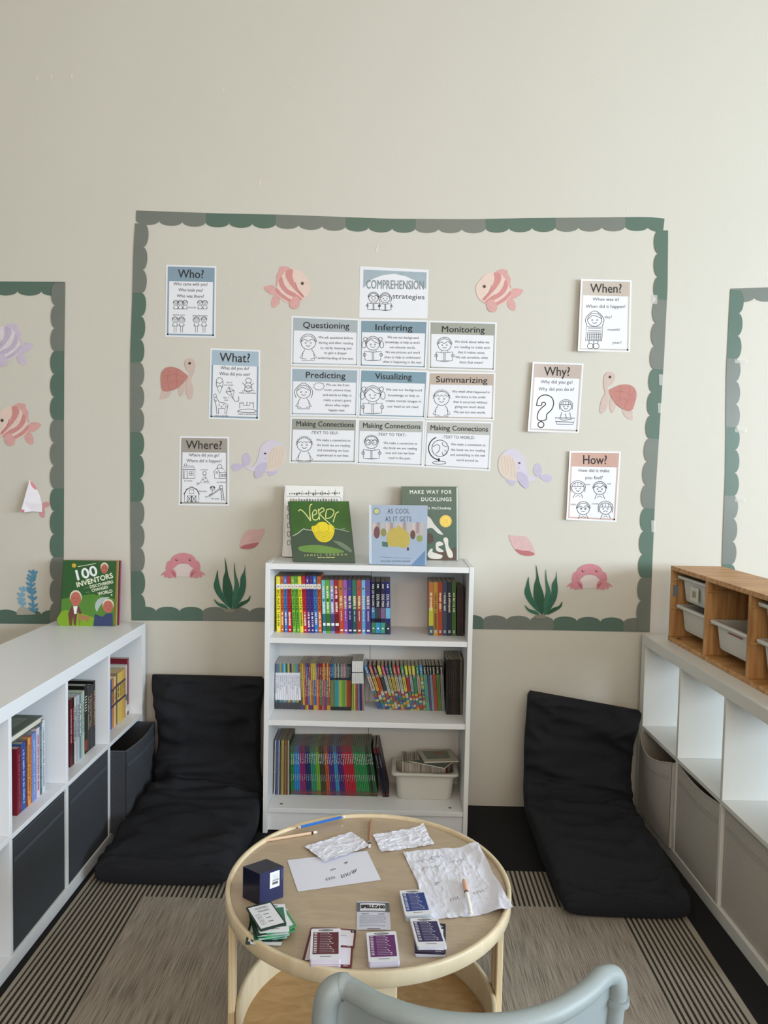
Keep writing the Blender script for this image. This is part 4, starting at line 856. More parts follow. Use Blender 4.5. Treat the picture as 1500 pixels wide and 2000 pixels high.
def leaning(ut, ub, vt, vb, specs, y, ymk):
    """a fan of leaning books kept from cutting into each other: each starts where the last one ends"""
    P = yplane(y); x = P.at(ub[0], vb).x; n = len(specs)
    for i, sp in enumerate(specs):
        xb = P.at(ub[i], vb); xt = P.at(ut[i], vt); lean = ymk(i / (n - 1)) if n > 1 else ymk(0)
        w = (P.at(ub[i + 1], vb).x - xb.x) * math.cos(lean) * .93; h = (xt.z - Z_S2) / math.cos(lean)
        sp(i, xb.x, y, Z_S2 + .0004, w, h, lean)
leaning(ut, ub, 1301, 1387, [sq5(k) for k in range(14)], y4, lambda q: math.radians(20 - 13 * q))
CR_ = [('sky and pattern', '#2f86c0', '#6f9a68'), ('black and aqua', '#1d2422', '#5a9a88'), ('black and plum', '#1d2422', '#5a4a78'), ('black and pale blue', '#1a2220', '#7a9aa8'), ('black and red', '#1c2020', '#a84a3c'), ('black and green', '#1a2018', '#5a7a3a'), ('grey and white', '#2a2c34', '#8a8c94')]
def sq6(k):
    nm, c1, c2 = CR_[k]
    def f(i, x, y, z, w, h, lean):
        def art(b, w, h, dp):
            patch(b, 0, w, 0, h * .80, c2); marks(b, w, h * .82, h * .96, '#c8c8b8', .5)
            if k == 0:
                for q in range(8): patch(b, 0, w, h * (.05 + .09 * q), h * (.10 + .09 * q), PCH[(q * 3) % 10], -2 * E_)
            else: marks(b, w, h * .2, h * .7, '#3a3a3a', .15)
        book('paperback_book', '%s chapter book near the end of the leaning row' % nm, 'book', 'steeper chapter books beside the leaning row', x, y, z, w, h, .13, c1, lean, art)
    return f
ut = [700 + v / K2 for v in (822, 882, 930, 974, 1020, 1070, 1118, 1165)]; ub = [700 + v / K2 for v in (908, 950, 1000, 1030, 1065, 1112, 1165, 1212)]
leaning(ut, ub, 1300, 1388, [sq6(k) for k in range(7)], y4, lambda q: math.radians(6.6 - 2.4 * q))
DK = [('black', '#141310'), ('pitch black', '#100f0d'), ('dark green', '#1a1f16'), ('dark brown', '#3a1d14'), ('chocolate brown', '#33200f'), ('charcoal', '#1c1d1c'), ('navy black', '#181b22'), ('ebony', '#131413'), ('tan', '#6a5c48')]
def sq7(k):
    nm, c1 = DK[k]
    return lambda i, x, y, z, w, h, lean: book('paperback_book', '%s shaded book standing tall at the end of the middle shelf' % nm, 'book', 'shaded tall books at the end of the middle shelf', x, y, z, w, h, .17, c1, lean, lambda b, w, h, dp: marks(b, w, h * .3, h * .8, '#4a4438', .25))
ue = [700 + v / K2 for v in (1226, 1258, 1290, 1316, 1340, 1362, 1382, 1402, 1422, 1452)]; 
y5 = hplane(Z_S2).at(880, 1396).y
spines('mid', ue, ue, 1396, 1288, Z_S2, .17, [sq7(k) for k in range(9)], y=y5)

# ---- bottom shelf
r3 = 'thin workbooks on the bottom shelf'
CB = [('white', '#b8b4b4'), ('blue', '#2f4a80'), ('slate blue', '#3f5a88'), ('pale', '#9a98b0'), ('dark', '#2a2024'), ('gold', '#9a844a'), ('yellow', '#a89c50'), ('dark olive', '#4a4a20'), ('tan', '#8a6a48'), ('red brown', '#6a2a24'), ('ivory', '#b0aa98'), ('bottle green', '#20352c')]
def sr1(k):
    nm, c = CB[k]
    return lambda i, x, y, z, w, h, lean: book('paperback_book', 'tall thin %s book, %s from the start of the bottom shelf' % (nm, nth(k + 1)), 'book', 'tall thin books starting the bottom shelf', x, y, z, w, h, .2, c, lean, lambda b, w, h, dp: marks(b, w, h * .1, h * .9, '#8a8470', .25), pages=PAGESG)
K3 = 6.383
e = [525 + (60 + k * 17.6) / K3 for k in range(13)]; et = [525 + (76 + k * 16.2) / K3 for k in range(13)]
y6 = hplane(Z_S3).at(620, 1553).y
spines('low', e, et, 1552.3, 1446, Z_S3, .2, [sr1(k) for k in range(12)], y=y6 - .004)
GRPS = [('green', '#1f7a3f', 2), ('bright blue', '#2a72b8', 3), ('magenta', '#7c1f5e', 3), ('navy', '#1f2a5c', 3), ('sea green', '#2f7f62', 3), ('lime', '#6a9a28', 2), ('dark olive', '#3c3d2a', 3), ('orange', '#a84c26', 2), ('purple', '#432c78', 3), ('cyan', '#2f86b0', 2), ('violet', '#46246e', 3), ('red', '#a82032', 6), ('grass green', '#2c8048', 7), ('deep green', '#1f4a2a', 1), ('near black', '#1c2a22', 1), ('dark green', '#2b5a3c', 2)]
lst = [(nm, c, q + 1, n) for nm, c, n in GRPS for q in range(n)]
NB = len(lst)
def sr2(k):
    nm, c, q, n = lst[k]
    def f(i, x, y, z, w, h, lean):
        def art(b, w, h, dp):
            cc = c.lstrip('#'); r_, g_, b_ = [int(cc[a:a + 2], 16) for a in (0, 2, 4)]
            mut = '#%02x%02x%02x' % tuple(int((v + 90 + q) / 2 * .9) for v in (r_ + 20, g_, b_)); patch(b, 0, w, h * .87, h, mut); patch(b, 0, w, 0, h * .10, mut)
            marks(b, w, h * .64, h * .84, '#c6ccd0', .42); marks(b, w, h * .30, h * .42, '#b8bcc4', .28); dot(b, w * .5, h * .05, w * .3, '#c03a34')
        lb = '%s thin workbook, %s of its %s run on the bottom shelf' % (nm, nth(q), nm) if n > 1 else '%s thin workbook among the deep greens on the bottom shelf' % nm
        book('paperback_book', lb, 'book', r3, x, y, z, w, h, .2, c, lean, art, pages=PAGESG)
    return f
ub = [525 + (278 + k * (1362 - 278) / NB) / K3 for k in range(NB + 1)]
ut = [525 + (270 + k * (1275 - 270) / NB) / K3 for k in range(NB + 1)]
spines('low', ub, ut, 1554.5, 1457, Z_S3, .2, [sr2(k) for k in range(NB)], y=y6, shrink=.96)
def sr3(k):
    return lambda i, x, y, z, w, h, lean: book('paperback_book', ['dark navy workbook leaning against the green workbooks', 'dark navy workbook leaning nearest the white plastic tub'][k], 'book', 'two dark workbooks tipped over on the bottom shelf', x, y, z, w, h, .2, '#15172a', math.radians(12.5), lambda b, w, h, dp: (patch(b, 0, w, h * .88, h, '#5a1f28'), marks(b, w, h * .6, h * .84, '#8a8a90', .3), dot(b, w * .5, h * .05, w * .3, '#a03030')), pages=PAGESG)
ub = [525 + v / K3 for v in (1425, 1465, 1505)]; ut = [525 + v / K3 for v in (1285, 1322, 1360)]
spines('low', ub, ut, 1556, 1461, Z_S3, .2, [sr3(0), sr3(1)], y=y6 - .004)

# ---- white tub of booklets
TUB = mat('#d2d3cd', .45, spec=.5, var=.01)
yb = hplane(Z_S3).at(830, 1566).y
XT0, XT1 = yplane(yb).at(765, 1530).x, yplane(yb).at(897, 1530).x
def tub(root_name, label, cx, yfront, z, w, dp, h, group=None, R=None, extra=None):
    """open plastic storage box with a wide stepped rim; front centre at (cx, yfront, z)"""
    t = thing(root_name, label, 'storage box', (cx, yfront, z), R, group)
    def ring(x, y0, y1, zz, r, k=6):
        pts = []
        for (ax, ay, st) in ((x - r, y1 - r, 0), (-x + r, y1 - r, 1), (-x + r, y0 + r, 2), (x - r, y0 + r, 3)):
            for i in range(k + 1):
                a = (st + i / k) * math.pi / 2; pts.append((ax + r * math.cos(a), ay + r * math.sin(a), zz))
        return pts
    def loft(b, rings, m, close_first=False):
        vs = [p for r in rings for p in r]; n = len(rings[0])
        b.add(vs, [(j * n + i, j * n + (i + 1) % n, (j + 1) * n + (i + 1) % n, (j + 1) * n + i) for j in range(len(rings) - 1) for i in range(n)], m, True)
        if close_first: b.add(rings[0], [tuple(range(n))], m)
    b = MB(); X = w / 2; rr = .028
    loft(b, [ring(X * .80, .022, dp - .022, 0, rr), ring(X * .82, .018, dp - .018, .006, rr), ring(X * .88, .010, dp - .010, h - .012, rr)], TUB, True)
    loft(b, [ring(X * .78, .025, dp - .025, .003, rr), ring(X * .855, .0135, dp - .0135, h - .004, rr)], TUB, True)
    b.build('tub_body', t, local=True)
    b = MB(); loft(b, [ring(X * .88, .010, dp - .010, h - .012, rr), ring(X, -.004, dp + .004, h - .012, .02), ring(X, -.006, dp + .006, h - .002, .02), ring(X * .985, -.003, dp + .003, h, .02), ring(X * .87, .012, dp - .012, h, rr), ring(X * .855, .0135, dp - .0135, h - .004, rr)], TUB)
    b.build('rim', t, local=True)
    return t
tub('storage_tub', 'white plastic tub packed with booklets on the bottom shelf', (XT0 + XT1) / 2 - .002, yb, Z_S3 + .0006, XT1 - XT0, -.024 - yb - .008, .115); 0
nb = 34; bx0, bx1 = XT0 + .042, XT1 - .052
for k in range(nb):
    x = bx0 + (bx1 - bx0) * k / nb; w = (bx1 - bx0) / nb * random.uniform(.6, .86); g = random.choice(['#c0bab0', '#aaa49a', '#d0cbc4', '#8f8a80', '#b9b2a6'])
    h = random.uniform(.139, .146); b = MB(); m = mat(g, .7)
    b.box((0, 0, 0), (w * .35, .112, h), m); b.box((w * .65, 0, 0), (w, .112, h), m); b.box((w * .35, 0, 0), (w * .65, .11, h - .0006), PAGES)
    o = b.build('booklet'); o.location = (x, yb + .034, Z_S3 + .0050)
    tag(o, 'thin pale booklet standing in the plastic tub, %s along its row' % nth(k + 1), 'booklet', 'booklets standing in the tub')
b = MB(); b.box((0, 0, 0), (.006, .105, .143), mat('#5c2327', .6)); o = b.build('booklet'); o.location = (bx1 + .0012, yb + .036, Z_S3 + .0050); tag(o, 'dark red booklet at the end of the row in the tub', 'booklet', 'booklets standing in the tub')
def flatbook(label, q, z, th, cover, art=None, name='booklet'):
    PP = hplane(z + th); c = [PP.at(*p) for p in q]; b = MB(); m = mat(cover, .5)
    base = [Vector((p.x, p.y, z)) for p in c]
    b.face(c, m); b.face(base[::-1], m)
    for i in range(4): b.face([c[i], base[i], base[(i + 1) % 4], c[(i + 1) % 4]], PAGES)
    if art: art(b, PP)
    return solo(b, name, label, 'booklet', 'booklets lying on the tub')
ztb = Z_S3 + .005 + .1465
flatbook('dark green booklet lying under another on top of the tub', [(822, 1484), (884, 1488), (868, 1500), (799, 1486)], ztb, .004, '#4f5a52')
flatbook('pale picture booklet lying on top of the tub', [(814, 1464), (880, 1463), (896, 1486), (829, 1488)], ztb + .0046, .005, '#b8b6a8', lambda b, P: (poly(b, P, [(824, 1467), (873, 1466), (880, 1481), (834, 1483)], .0002, mat('#7f8474', .5, var=.3, scale=120)), poly(b, P, ell(856, 1470, 9, 2.2), .0004, mat('#a8684e', .5))))

# ================================================================ display books on top of the bookcase
def display(name, label, q, zb, th, cover, lean_to, art, base=(-.1, 0), spine=None, pages=PAGES, group=None, side='#dcdcd8', rough=.28):
    """book standing front-on: q = photo corners TL TR BR BL of its cover; stands on height zb; lean_to = how far its top leans back (m per m)"""
    yf, yaw = base; nn = Vector((math.sin(yaw), -math.cos(yaw), lean_to)).normalized()
    zb = zb + th * nn.z + .0008
    A = Vector((yplane(yf).at(*q[3]).x, yf, zb)); P = Plane(A, nn)
    def foot(u, v):
        for _ in range(12): v += (P.at(u, v).z - zb) * 480
        return P.at(u, v)
    c = [P.at(*q[0]), P.at(*q[1]), foot(*q[2]), foot(*q[3])]; A, B = c[3], c[2]; bk = -nn * th
    t = thing(name, label, 'book', (A + B) / 2 + bk / 2, group=group)
    m = mat(cover, rough, var=.05, scale=20, spec=.5); cv = .0025
    def slabp(pts, m, bname, d0, d1):
        b = MB(); f = [p - nn * d0 for p in pts]; g = [p - nn * d1 for p in pts]; b.face(f, m); b.face(g[::-1], m)
        for i in range(4): b.face([f[i], g[i], g[(i + 1) % 4], f[(i + 1) % 4]], m)
        return b
    b = slabp(c, m, '', 0, cv); art(b, P); b.build('front_cover', t)
    slabp(c, m, '', th - cv, th).build('back_cover', t)
    ce = sum(c, Vector()) / 4; cin = [p + (ce - p) * .035 for p in c]; cin[0] = c[0] + (c[3] - c[0]) * .02; cin[3] = c[3] + (c[0] - c[3]) * .02
    slabp(cin, pages, '', cv, th - cv).build('pages', t)
    b = MB(); sm = mat(spine or cover, .35); b.face([c[0] - (c[1] - c[0]).normalized() * .001, c[3] - (c[1] - c[0]).normalized() * .001, c[3] - (c[1] - c[0]).normalized() * .001 - nn * th, c[0] - (c[1] - c[0]).normalized() * .001 - nn * th], sm); b.build('spine', t)
    return t, P, c, nn
ZT = BH - .002 + .0004
def art_white(b, P):
    for i in range(22):
        x = 566 + i * 4.6; r = random.uniform(1.2, 2.4); y = 965 - random.uniform(0, 2)
        poly(b, P, ell(x, y, r, r * random.uniform(.7, 1.6), n=8), .0004, flat(random.choice(['#6a6e70', '#8a8e90', '#4a4e50'])))
    for i in range(6): stroke(b, P, [(590 + i * 13, 968), (590 + i * 13, 958 - (i % 3))], .8, .0004, flat('#55595b'))
    stroke(b, P, [(560, 969.3), (663, 970.5), (666, 973), (666, 980)], .9, .0004, flat('#8a8c90'))
    for i in range(18): poly(b, P, ell(568 + i * 5.3, 977, 2.0, random.uniform(2, 4.2), n=8), .0004, flat(random.choice(['#7a7e80', '#b89a90', '#9a9ea0'])))
    for i in range(5): stroke(b, P, ell(564, 992 + i * 17, 3.2, 5, n=10), 1.0, .0004, flat('#2f2e2c'), True)
    stroke(b, P, [(558.5, 950), (554, 1084)], .5, .0004, flat('#b0b0b0'))
tw, Pw, cw, nw = display('hardcover_book', 'tall white hardback with rows of tiny pictures behind the green one', [(556, 948), (670, 950), (664, 1095), (551, 1094)], ZT, .024, '#e6e8e8', .14, art_white, (-.085, 0), spine='#b3aaa4')
b = MB()
sp0 = cw[0] - (cw[1] - cw[0]).normalized() * .0016; sp1_ = cw[3] - (cw[1] - cw[0]).normalized() * .0016; L_ = (sp1_ - sp0); ex = L_.normalized(); sz = .013; s_ = 'OF EVERYTHING'; k_ = L_.length * .52 / twidth(s_); xx = L_.length * .36
for ch in s_:
    vs, fs, adv = GL[ch]
    if vs: b.add([sp0 + ex * (xx + gx * k_) - nw * (.012 - (gy - CAPH / 2) * sz / CAPH) for gx, gy in vs], fs, flat('#8a4a44'))
    xx += adv * k_
b.build('spine_lettering', tw)
def art_verdi(b, P):
    c = [(562.5, 979.3), (681.3, 979.3), (694.2, 1095.7), (571.9, 1097.8)]
    Q = lambda x, y: (530 + x / 8.333, 930 + y / 8.333)
    poly(b, P, [Q(*p) for p in ((300, 405), (1255, 408), (1300, 900), (860, 830), (520, 860), (345, 980))], .0003, mat('#39622b', .3, var=.35, scale=14))
    poly(b, P, smooth_pts([Q(*p) for p in ((480, 1140), (760, 1120), (1080, 1180), (1180, 1240), (900, 1260), (520, 1230), (440, 1180))], 3), .0004, mat('#6a8f48', .3, var=.2, scale=20))
    poly(b, P, smooth_pts([Q(*p) for p in ((1000, 1050), (1150, 1080), (1300, 1190), (1290, 1240), (1150, 1160))], 3), .0004, mat('#6b7f68', .3, var=.2))
    stroke(b, P, smooth_pts([Q(*p) for p in ((345, 975), (430, 930), (520, 860), (560, 870), (660, 880))], 3, False), 1.5, .0005, mat('#b9c4b0', .4))
    stroke(b, P, smooth_pts([Q(*p) for p in ((1020, 850), (1110, 868), (1270, 905))], 3, False), 1.2, .0005, mat('#a5b39e', .4)); stroke(b, P, [Q(1110, 868), Q(1200, 850)], .8, .0005, mat('#a5b39e', .4))
    Y = mat('#e3cf2e', .35, var=.08, scale=60); YD = mat('#a8901c', .4)
    poly(b, P, smooth_pts([Q(*p) for p in ((660, 815), (720, 800), (780, 750), (870, 745), (930, 790), (1000, 805), (1028, 850), (1020, 930), (980, 1020), (900, 1072), (800, 1065), (730, 1010), (680, 920), (655, 860))], 3), .0006, Y)
    for k in range(5): stroke(b, P, [(x, y) for x, y in ell(*Q(850, 870), 19 - k * 3.6, 21 - k * 3.8, 15, 165, 12)], .8, .0008, YD)
    for k in (-2, -1, 1, 2): stroke(b, P, [Q(850 + k * 85, 800), Q(850 + k * 80, 880)], .8, .0008, YD)
    W_ = mat('#d6dc8c', .4); f = lambda pts, n=3: stroke(b, P, smooth_pts([Q(*p) for p in pts], n, False), 1.9, .0007, W_)
    f(((440, 570), (480, 545), (560, 620), (640, 730))); f(((640, 730), (625, 600), (630, 480), (665, 455)))
    f(((680, 640), (740, 600), (715, 545), (670, 600), (680, 700), (740, 710), (770, 670))); f(((765, 530), (775, 620), (785, 710))); f(((770, 560), (830, 515), (860, 560), (790, 610), (860, 690), (980, 800)))
    f(((905, 545), (885, 620), (895, 690), (980, 660), (1020, 580), (970, 535), (900, 545))); f(((1100, 580), (1050, 610), (1005, 750)))
    text(b, P, 'JANELL CANNON', *Q(885, 1280), 83, 3.4, .0006, W_, -1, gap=.5); [stroke(b, P, [Q(x, 1322), Q(x + l, 1321)], 1.1, .0006, W_) for x, l in ((755, 60), (830, 40), (885, 75), (970, 60))]
display('hardcover_book', 'square green picture book with a round yellow shape and curly title', [(562.5, 979.3), (681.3, 979.3), (694.2, 1095.7), (571.9, 1097.8)], ZT, .011, '#3a4f40', .33, art_verdi, (-.24, 0), spine='#4a7a3a')
def art_cool(b, P):
    Q = lambda x, y: (700 + x / 6.818, 930 + y / 6.818)
    poly(b, P, [Q(*p) for p in ((178, 640), (895, 640), (890, 790), (178, 790))], .0003, mat('#b3a6a6', .4, var=.1, scale=60))
    for i in range(12): poly(b, P, [Q(190 + i * 58, 620 - (i % 3) * 8), Q(228 + i * 58, 620 - (i % 3) * 8), Q(228 + i * 58, 760), Q(190 + i * 58, 760)], .0004, flat(['#c4b8b4', '#a08f90', '#b0b4b8'][i % 3]))
    poly(b, P, smooth_pts([Q(*p) for p in ((545, 655), (575, 690), (650, 740), (685, 830), (670, 920), (600, 960), (530, 935), (440, 940), (385, 890), (380, 790), (420, 710), (510, 685))], 3), .0006, mat('#b5a24a', .35, var=.08, scale=60))
    for x, y, rx, ry, c in ((245, 750, 6, 12, '#6a3f4a'), (335, 750, 5.5, 8, '#7f8450'), (725, 780, 5, 9, '#5f4038'), (815, 830, 6, 6.5, '#8a9450')): poly(b, P, ell(*Q(x, y), rx, ry, n=14), .0006, mat(c, .4, var=.1))
    poly(b, P, [Q(315, 870), Q(390, 880), Q(395, 945), Q(318, 935)], .0006, mat('#3f6a5c', .4)); poly(b, P, ell(*Q(660, 970), 2, 3.5), .0006, flat('#5a3444'))
    I = mat('#33455a', .4)
    text(b, P, 'AS COOL', *Q(535, 465), 43, 9.5, .0006, I, 0, gap=.08); text(b, P, 'AS IT GETS', *Q(532, 570), 51, 9.5, .0006, I, 0, gap=.08)
    text(b, P, 'Jory John and Pete Oswald', *Q(495, 1130), 57, 3.9, .0006, mat('#44566e', .4), .6); stroke(b, P, [Q(290, 1075), Q(700, 1097)], .7, .0006, flat('#6a7c90'))
    poly(b, P, [Q(890, 990), Q(885, 1190), Q(700, 1187)], .0005, mat('#5b80a8', .35)); poly(b, P, ell(*Q(243, 467), 7, n=18), .0005, mat('#6f88a0', .4)); poly(b, P, ell(*Q(243, 467), 5, n=18), .0007, mat('#c2c27a', .4))
    poly(b, P, [Q(143, 378), Q(172, 378), Q(180, 1175), Q(140, 1150)], .0005, mat('#a9bccf', .2, spec=.8))
display('hardcover_book', 'light blue picture book standing at the front edge of the bookcase top', [(722.4, 985.7), (835.3, 987.2), (833, 1105), (720.6, 1100)], ZT, .011, '#8fa5bf', .13, art_cool, (-.262, 0), spine='#9fb2c6')
def art_duck(b, P):
    Q = lambda x, y: (700 + x / 6.818, 930 + y / 6.818); I = mat('#dfe6e0', .4)
    text(b, P, 'MAKE WAY FOR', *Q(960, 210), 82, 7, .0006, I, 0, gap=.10, bold=.3); text(b, P, 'DUCKLINGS', *Q(1037, 308), 60, 7, .0006, I, 0, gap=.08, bold=.3); text(b, P, 'Robert McCloskey', *Q(1010, 425), 66, 4.6, .0006, I, 0, gap=.06, bold=.25)
    br, wh = mat('#5c4a40', .5, var=.2, scale=80), mat('#ddd9d0', .5, var=.05)
    poly(b, P, [Q(*p) for p in ((930, 1000), (1040, 1010), (1150, 1000), (1300, 940), (1300, 1118), (930, 1118))], .0003, br)
    poly(b, P, smooth_pts([Q(*p) for p in ((880, 520), (960, 560), (1010, 640), (1110, 750), (1125, 780), (1060, 760), (980, 690), (900, 690))], 3), .0004, wh)
    poly(b, P, smooth_pts([Q(*p) for p in ((930, 760), (990, 790), (1000, 860), (950, 900), (920, 850))], 3), .0004, br)
    for pts in (((1130, 840), (1160, 815), (1195, 840), (1200, 930), (1250, 1010), (1255, 1080), (1200, 1080), (1170, 1000), (1150, 900)), ((1035, 890), (1080, 870), (1125, 890), (1120, 920), (1060, 940), (1130, 990), (1120, 1010), (1050, 1000), (1030, 950)), ((920, 1040), (960, 970), (990, 970), (990, 1010), (1080, 1040), (1120, 1060), (1090, 1100), (960, 1095))): poly(b, P, smooth_pts([Q(*p) for p in pts], 3), .0006, wh)
    poly(b, P, ell(*Q(1162, 600), 11.8, n=26), .0006, mat('#c9b45a', .3, metal=.4)); stroke(b, P, ell(*Q(1162, 600), 9.6, n=24), .6, .0008, mat('#9a8436', .4), True)
    for k in range(4): stroke(b, P, [Q(1130 + k * 20, 560 + (k % 2) * 12), Q(1135 + k * 18, 640)], .6, .0008, mat('#a89040', .4))
    poly(b, P, [Q(570, 140), Q(625, 140), Q(650, 1120), Q(600, 1120)], .0004, mat('#3a5c4c', .25)); poly(b, P, [Q(1305, 150), Q(1325, 145), Q(1332, 1118), Q(1310, 1118)], .0005, mat('#b9c6c0', .15))
display('hardcover_book', 'tall dark green picture book with a gold medal behind the blue one', [(783.7, 950), (894.5, 950.5), (896, 1094), (786, 1094)], ZT, .014, '#33574a', .10, art_duck, (-.07, 0), spine='#2c4a3e')
# ================================================================ cube shelving units either side
def cabinet(name, label, X0, E0, al, side, ncol=4):
    """side -1: runs along the Who side, front faces +x; side +1: the When side, front faces -x. local axes: (t depth, s towards the room, z)"""
    c, s = math.cos(al), math.sin(al); T = Vector((side * c, side * s, 0)); Sv = Vector((s, -c, 0))
    M = Matrix(((T.x, Sv.x, 0, X0), (T.y, Sv.y, 0, E0), (0, 0, 1, 0), (0, 0, 0, 1)))
    LN = .0425 * 2 + .335 * ncol + .015 * (ncol - 1); D = .385
    t = thing(name, label, 'shelving unit', M @ Vector((D / 2, LN / 2, 0)))
    m = mat('#e6e9ee', .35, var=.012, scale=2, spec=.45) if side < 0 else mat('#dcdcd8', .4, var=.012, scale=2, spec=.45)
    def bx(nm, lo, hi): b = MB(); b.box(lo, hi, m, M); return bevel(b.build(nm, t), .001)
    bx('top_board', (0, 0, .7275), (D, LN, .77)); bx('bottom_board', (0, 0, 0), (D, LN, .0425))
    bx('side_panel', (0, 0, .0427), (D, .0425, .7273)); bx('side_panel', (0, LN - .0425, .0427), (D, LN, .7273))
    bx('middle_shelf', (.002, .0427, .3775), (D - .002, LN - .0427, .3925))
    for k in range(1, ncol):
        s0 = .0425 + k * .335 + (k - 1) * .015
        bx('divider', (.002, s0, .0427), (D - .002, s0 + .015, .3773)); bx('divider', (.002, s0, .3927), (D - .002, s0 + .015, .7273))
    return M
ML = cabinet('cube_shelving_unit', 'white cube shelving unit holding books and dark grey fabric bins', -.9512, -.0294, -.0102, -1)
MR = cabinet('cube_shelving_unit', 'white cube shelving unit with empty upper cubes and pale fabric bins', 1.1408, -.0357, .0256, 1)
def cell(k): return .0425 + k * .35
def fabric_bin(M, k, label, col, out=0.0, sag=.0, bulge=.0, tilt=0.0, h=.318, pip='#4a4f58', yaw=0.0):
    """open fabric box in cube column k; out = how far it is pulled into the room"""
    s0 = cell(k) + .004; w = .327; D = .355; z0 = .0432
    R = Matrix.Translation(Vector((-out, s0, z0))) @ Matrix.Rotation(yaw, 4, 'Z') @ Matrix.Rotation(tilt, 4, 'Y')
    MM = M @ R; m = mat(col, .85, var=.10, scale=90, bump=.35, bscale=500, spec=.2)
    t = thing('fabric_bin', label, 'storage bin', MM @ Vector((D / 2, w / 2, 0)), group='fabric bins in the lower cubes')
    th = .004
    def front(d):
        def fn(a, c):
            S_ = a * w; q = math.sin(math.pi * a); Z = c * (h - sag * q); return MM @ Vector((d - bulge * q * c ** 1.5 + .0015, S_, Z + .0005))
        return fn
    b = MB(); b.grid(front(0), 16, 12, m); b.grid(front(th), 16, 12, m)
    b.box((th, 0, 0), (D, th, h), m, MM); b.box((th, w - th, 0), (D, w, h), m, MM); b.box((D - th, th, 0), (D, w - th, h), m, MM); b.box((th, th, 0), (D - th, w - th, th), m, MM); b.build('bin_body', t)
    b = MB(); pm = mat(pip, .8, var=.05)
    b.tube([front(th / 2)(a / 16, 1) for a in range(17)], .0032, pm, 6); b.tube([MM @ Vector((D, 0, h)), MM @ Vector((th, 0, h))], .003, pm, 6); b.tube([MM @ Vector((th, w, h)), MM @ Vector((D, w, h)), MM @ Vector((D, 0, h))], .003, pm, 6)
    b.build('piping', t)
    b = MB()
    b.grid(lambda a, c: front(-.0016)(.03 + a * .94, .80 + c * .045), 14, 2, pm); b.grid(lambda a, c: front(.0004)(.03 + a * .94, .795 + c * .055), 14, 2, pm); b.build('seam_band', t)
    return t
fabric_bin(ML, 0, 'dark grey fabric bin pulled forward from its cube beside the cushion', '#45484e', out=.058, sag=.004, bulge=.012, tilt=math.radians(0), h=.316)
fabric_bin(ML, 1, 'dark grey fabric bin pushed in, partly behind the black cushion corner', '#44474d', out=-.003, sag=.002, bulge=-.004, h=.328)
fabric_bin(ML, 2, 'dark grey fabric bin beside the bare rug and the empty cube', '#414448', out=-.006, sag=.004, bulge=-.003, h=.322)
fabric_bin(MR, 0, 'pale fabric bin with a sagging front touching the black cushion', '#b9b5ae', out=.012, sag=.034, bulge=.03, h=.322, pip='#aaa69f')
fabric_bin(MR, 1, 'pale fabric bin with a narrow dark gap above it', '#b8b4ac', out=-.003, sag=.013, bulge=.004, h=.326, pip='#aaa69f')
fabric_bin(MR, 2, 'pale fabric bin nearest the camera at the frame edge', '#b8b4ac', out=-.012, sag=.003, bulge=.0, h=.324, pip='#aaa69f')
# ---- books in the upper cubes; spine towards the room. s runs away from the far wall
def cubebook(k, s_end, w, h, depth, col, label, group, setback, lean=0, art=None, hard=False, z=.3928, pages=None, name='paperback_book'):
    """s_end: distance from the far end of the cube to the book's far face"""
    a = ML.to_3x3(); T = a @ Vector((1, 0, 0)); Sv = a @ Vector((0, 1, 0))
    # local book axes: x (thickness) towards the far wall, y depth into the cube
    R = Matrix(((-Sv.x, T.x, 0), (-Sv.y, T.y, 0), (0, 0, 1)))
    o = ML @ Vector((setback, cell(k) + s_end + w, z))
    return book(name, label, 'book', group, o.x, o.y, o.z, w, h, depth, col, 0, art, M=R, hard=hard, pages=pages)
g = 'books in the far upper cube'
sq = [('red hardback, largest of the books in the far upper cube', .012, .238, '#7d2233', lambda b, w, h, dp: patch(b, .001, w - .001, h * .06, h * .18, '#d5d2c8')), ('white paperback between the red and yellow books', .010, .215, '#c9c7c0', lambda b, w, h, dp: (patch(b, 0, w, h * .3, h * .42, '#3f6a60'), patch(b, 0, w, h * .04, h * .16, '#e8e6e0'))),
      ('tan paperback with dark bands in the far upper cube', .012, .205, '#b89048', None), ('gold paperback beside the tan one', .014, .205, '#d0a63c', None), ('yellow paperback in the far upper cube', .015, .203, '#dcb84a', None), ('pale yellow paperback in the far upper cube', .015, .203, '#d8bd62', None), ('dark striped thin paperback beside the yellows', .010, .205, '#8a6430', None),
      ('cream paperback with a purple title in the far upper cube', .012, .2, '#d8c9a0', None), ('orange paperback by the divider of the far upper cube', .014, .195, '#c97a3a', None), ('blue paperback by the divider of the far upper cube', .014, .195, '#3a569a', None), ('maroon paperback hard against the divider', .014, .205, '#6a2630', None)]
s_ = .004
for i, (lb, w, h, c, a) in enumerate(sq):
    def art(b, w, h, dp, a=a, i=i):
        if a: a(b, w, h, dp)
        else: patch(b, 0, w, h * .42, h * .47, '#3a3050'); patch(b, 0, w, h * .75, h * .8, '#4a3a50'); marks(b, w, h * .5, h * .74, '#4a3a20', .4)
    w *= 1.55; cubebook(0, s_, w, h, .16, c, lb, g, .055, art=art); s_ += w * 1.03
g = 'books in the second upper cube'
s_ = .012
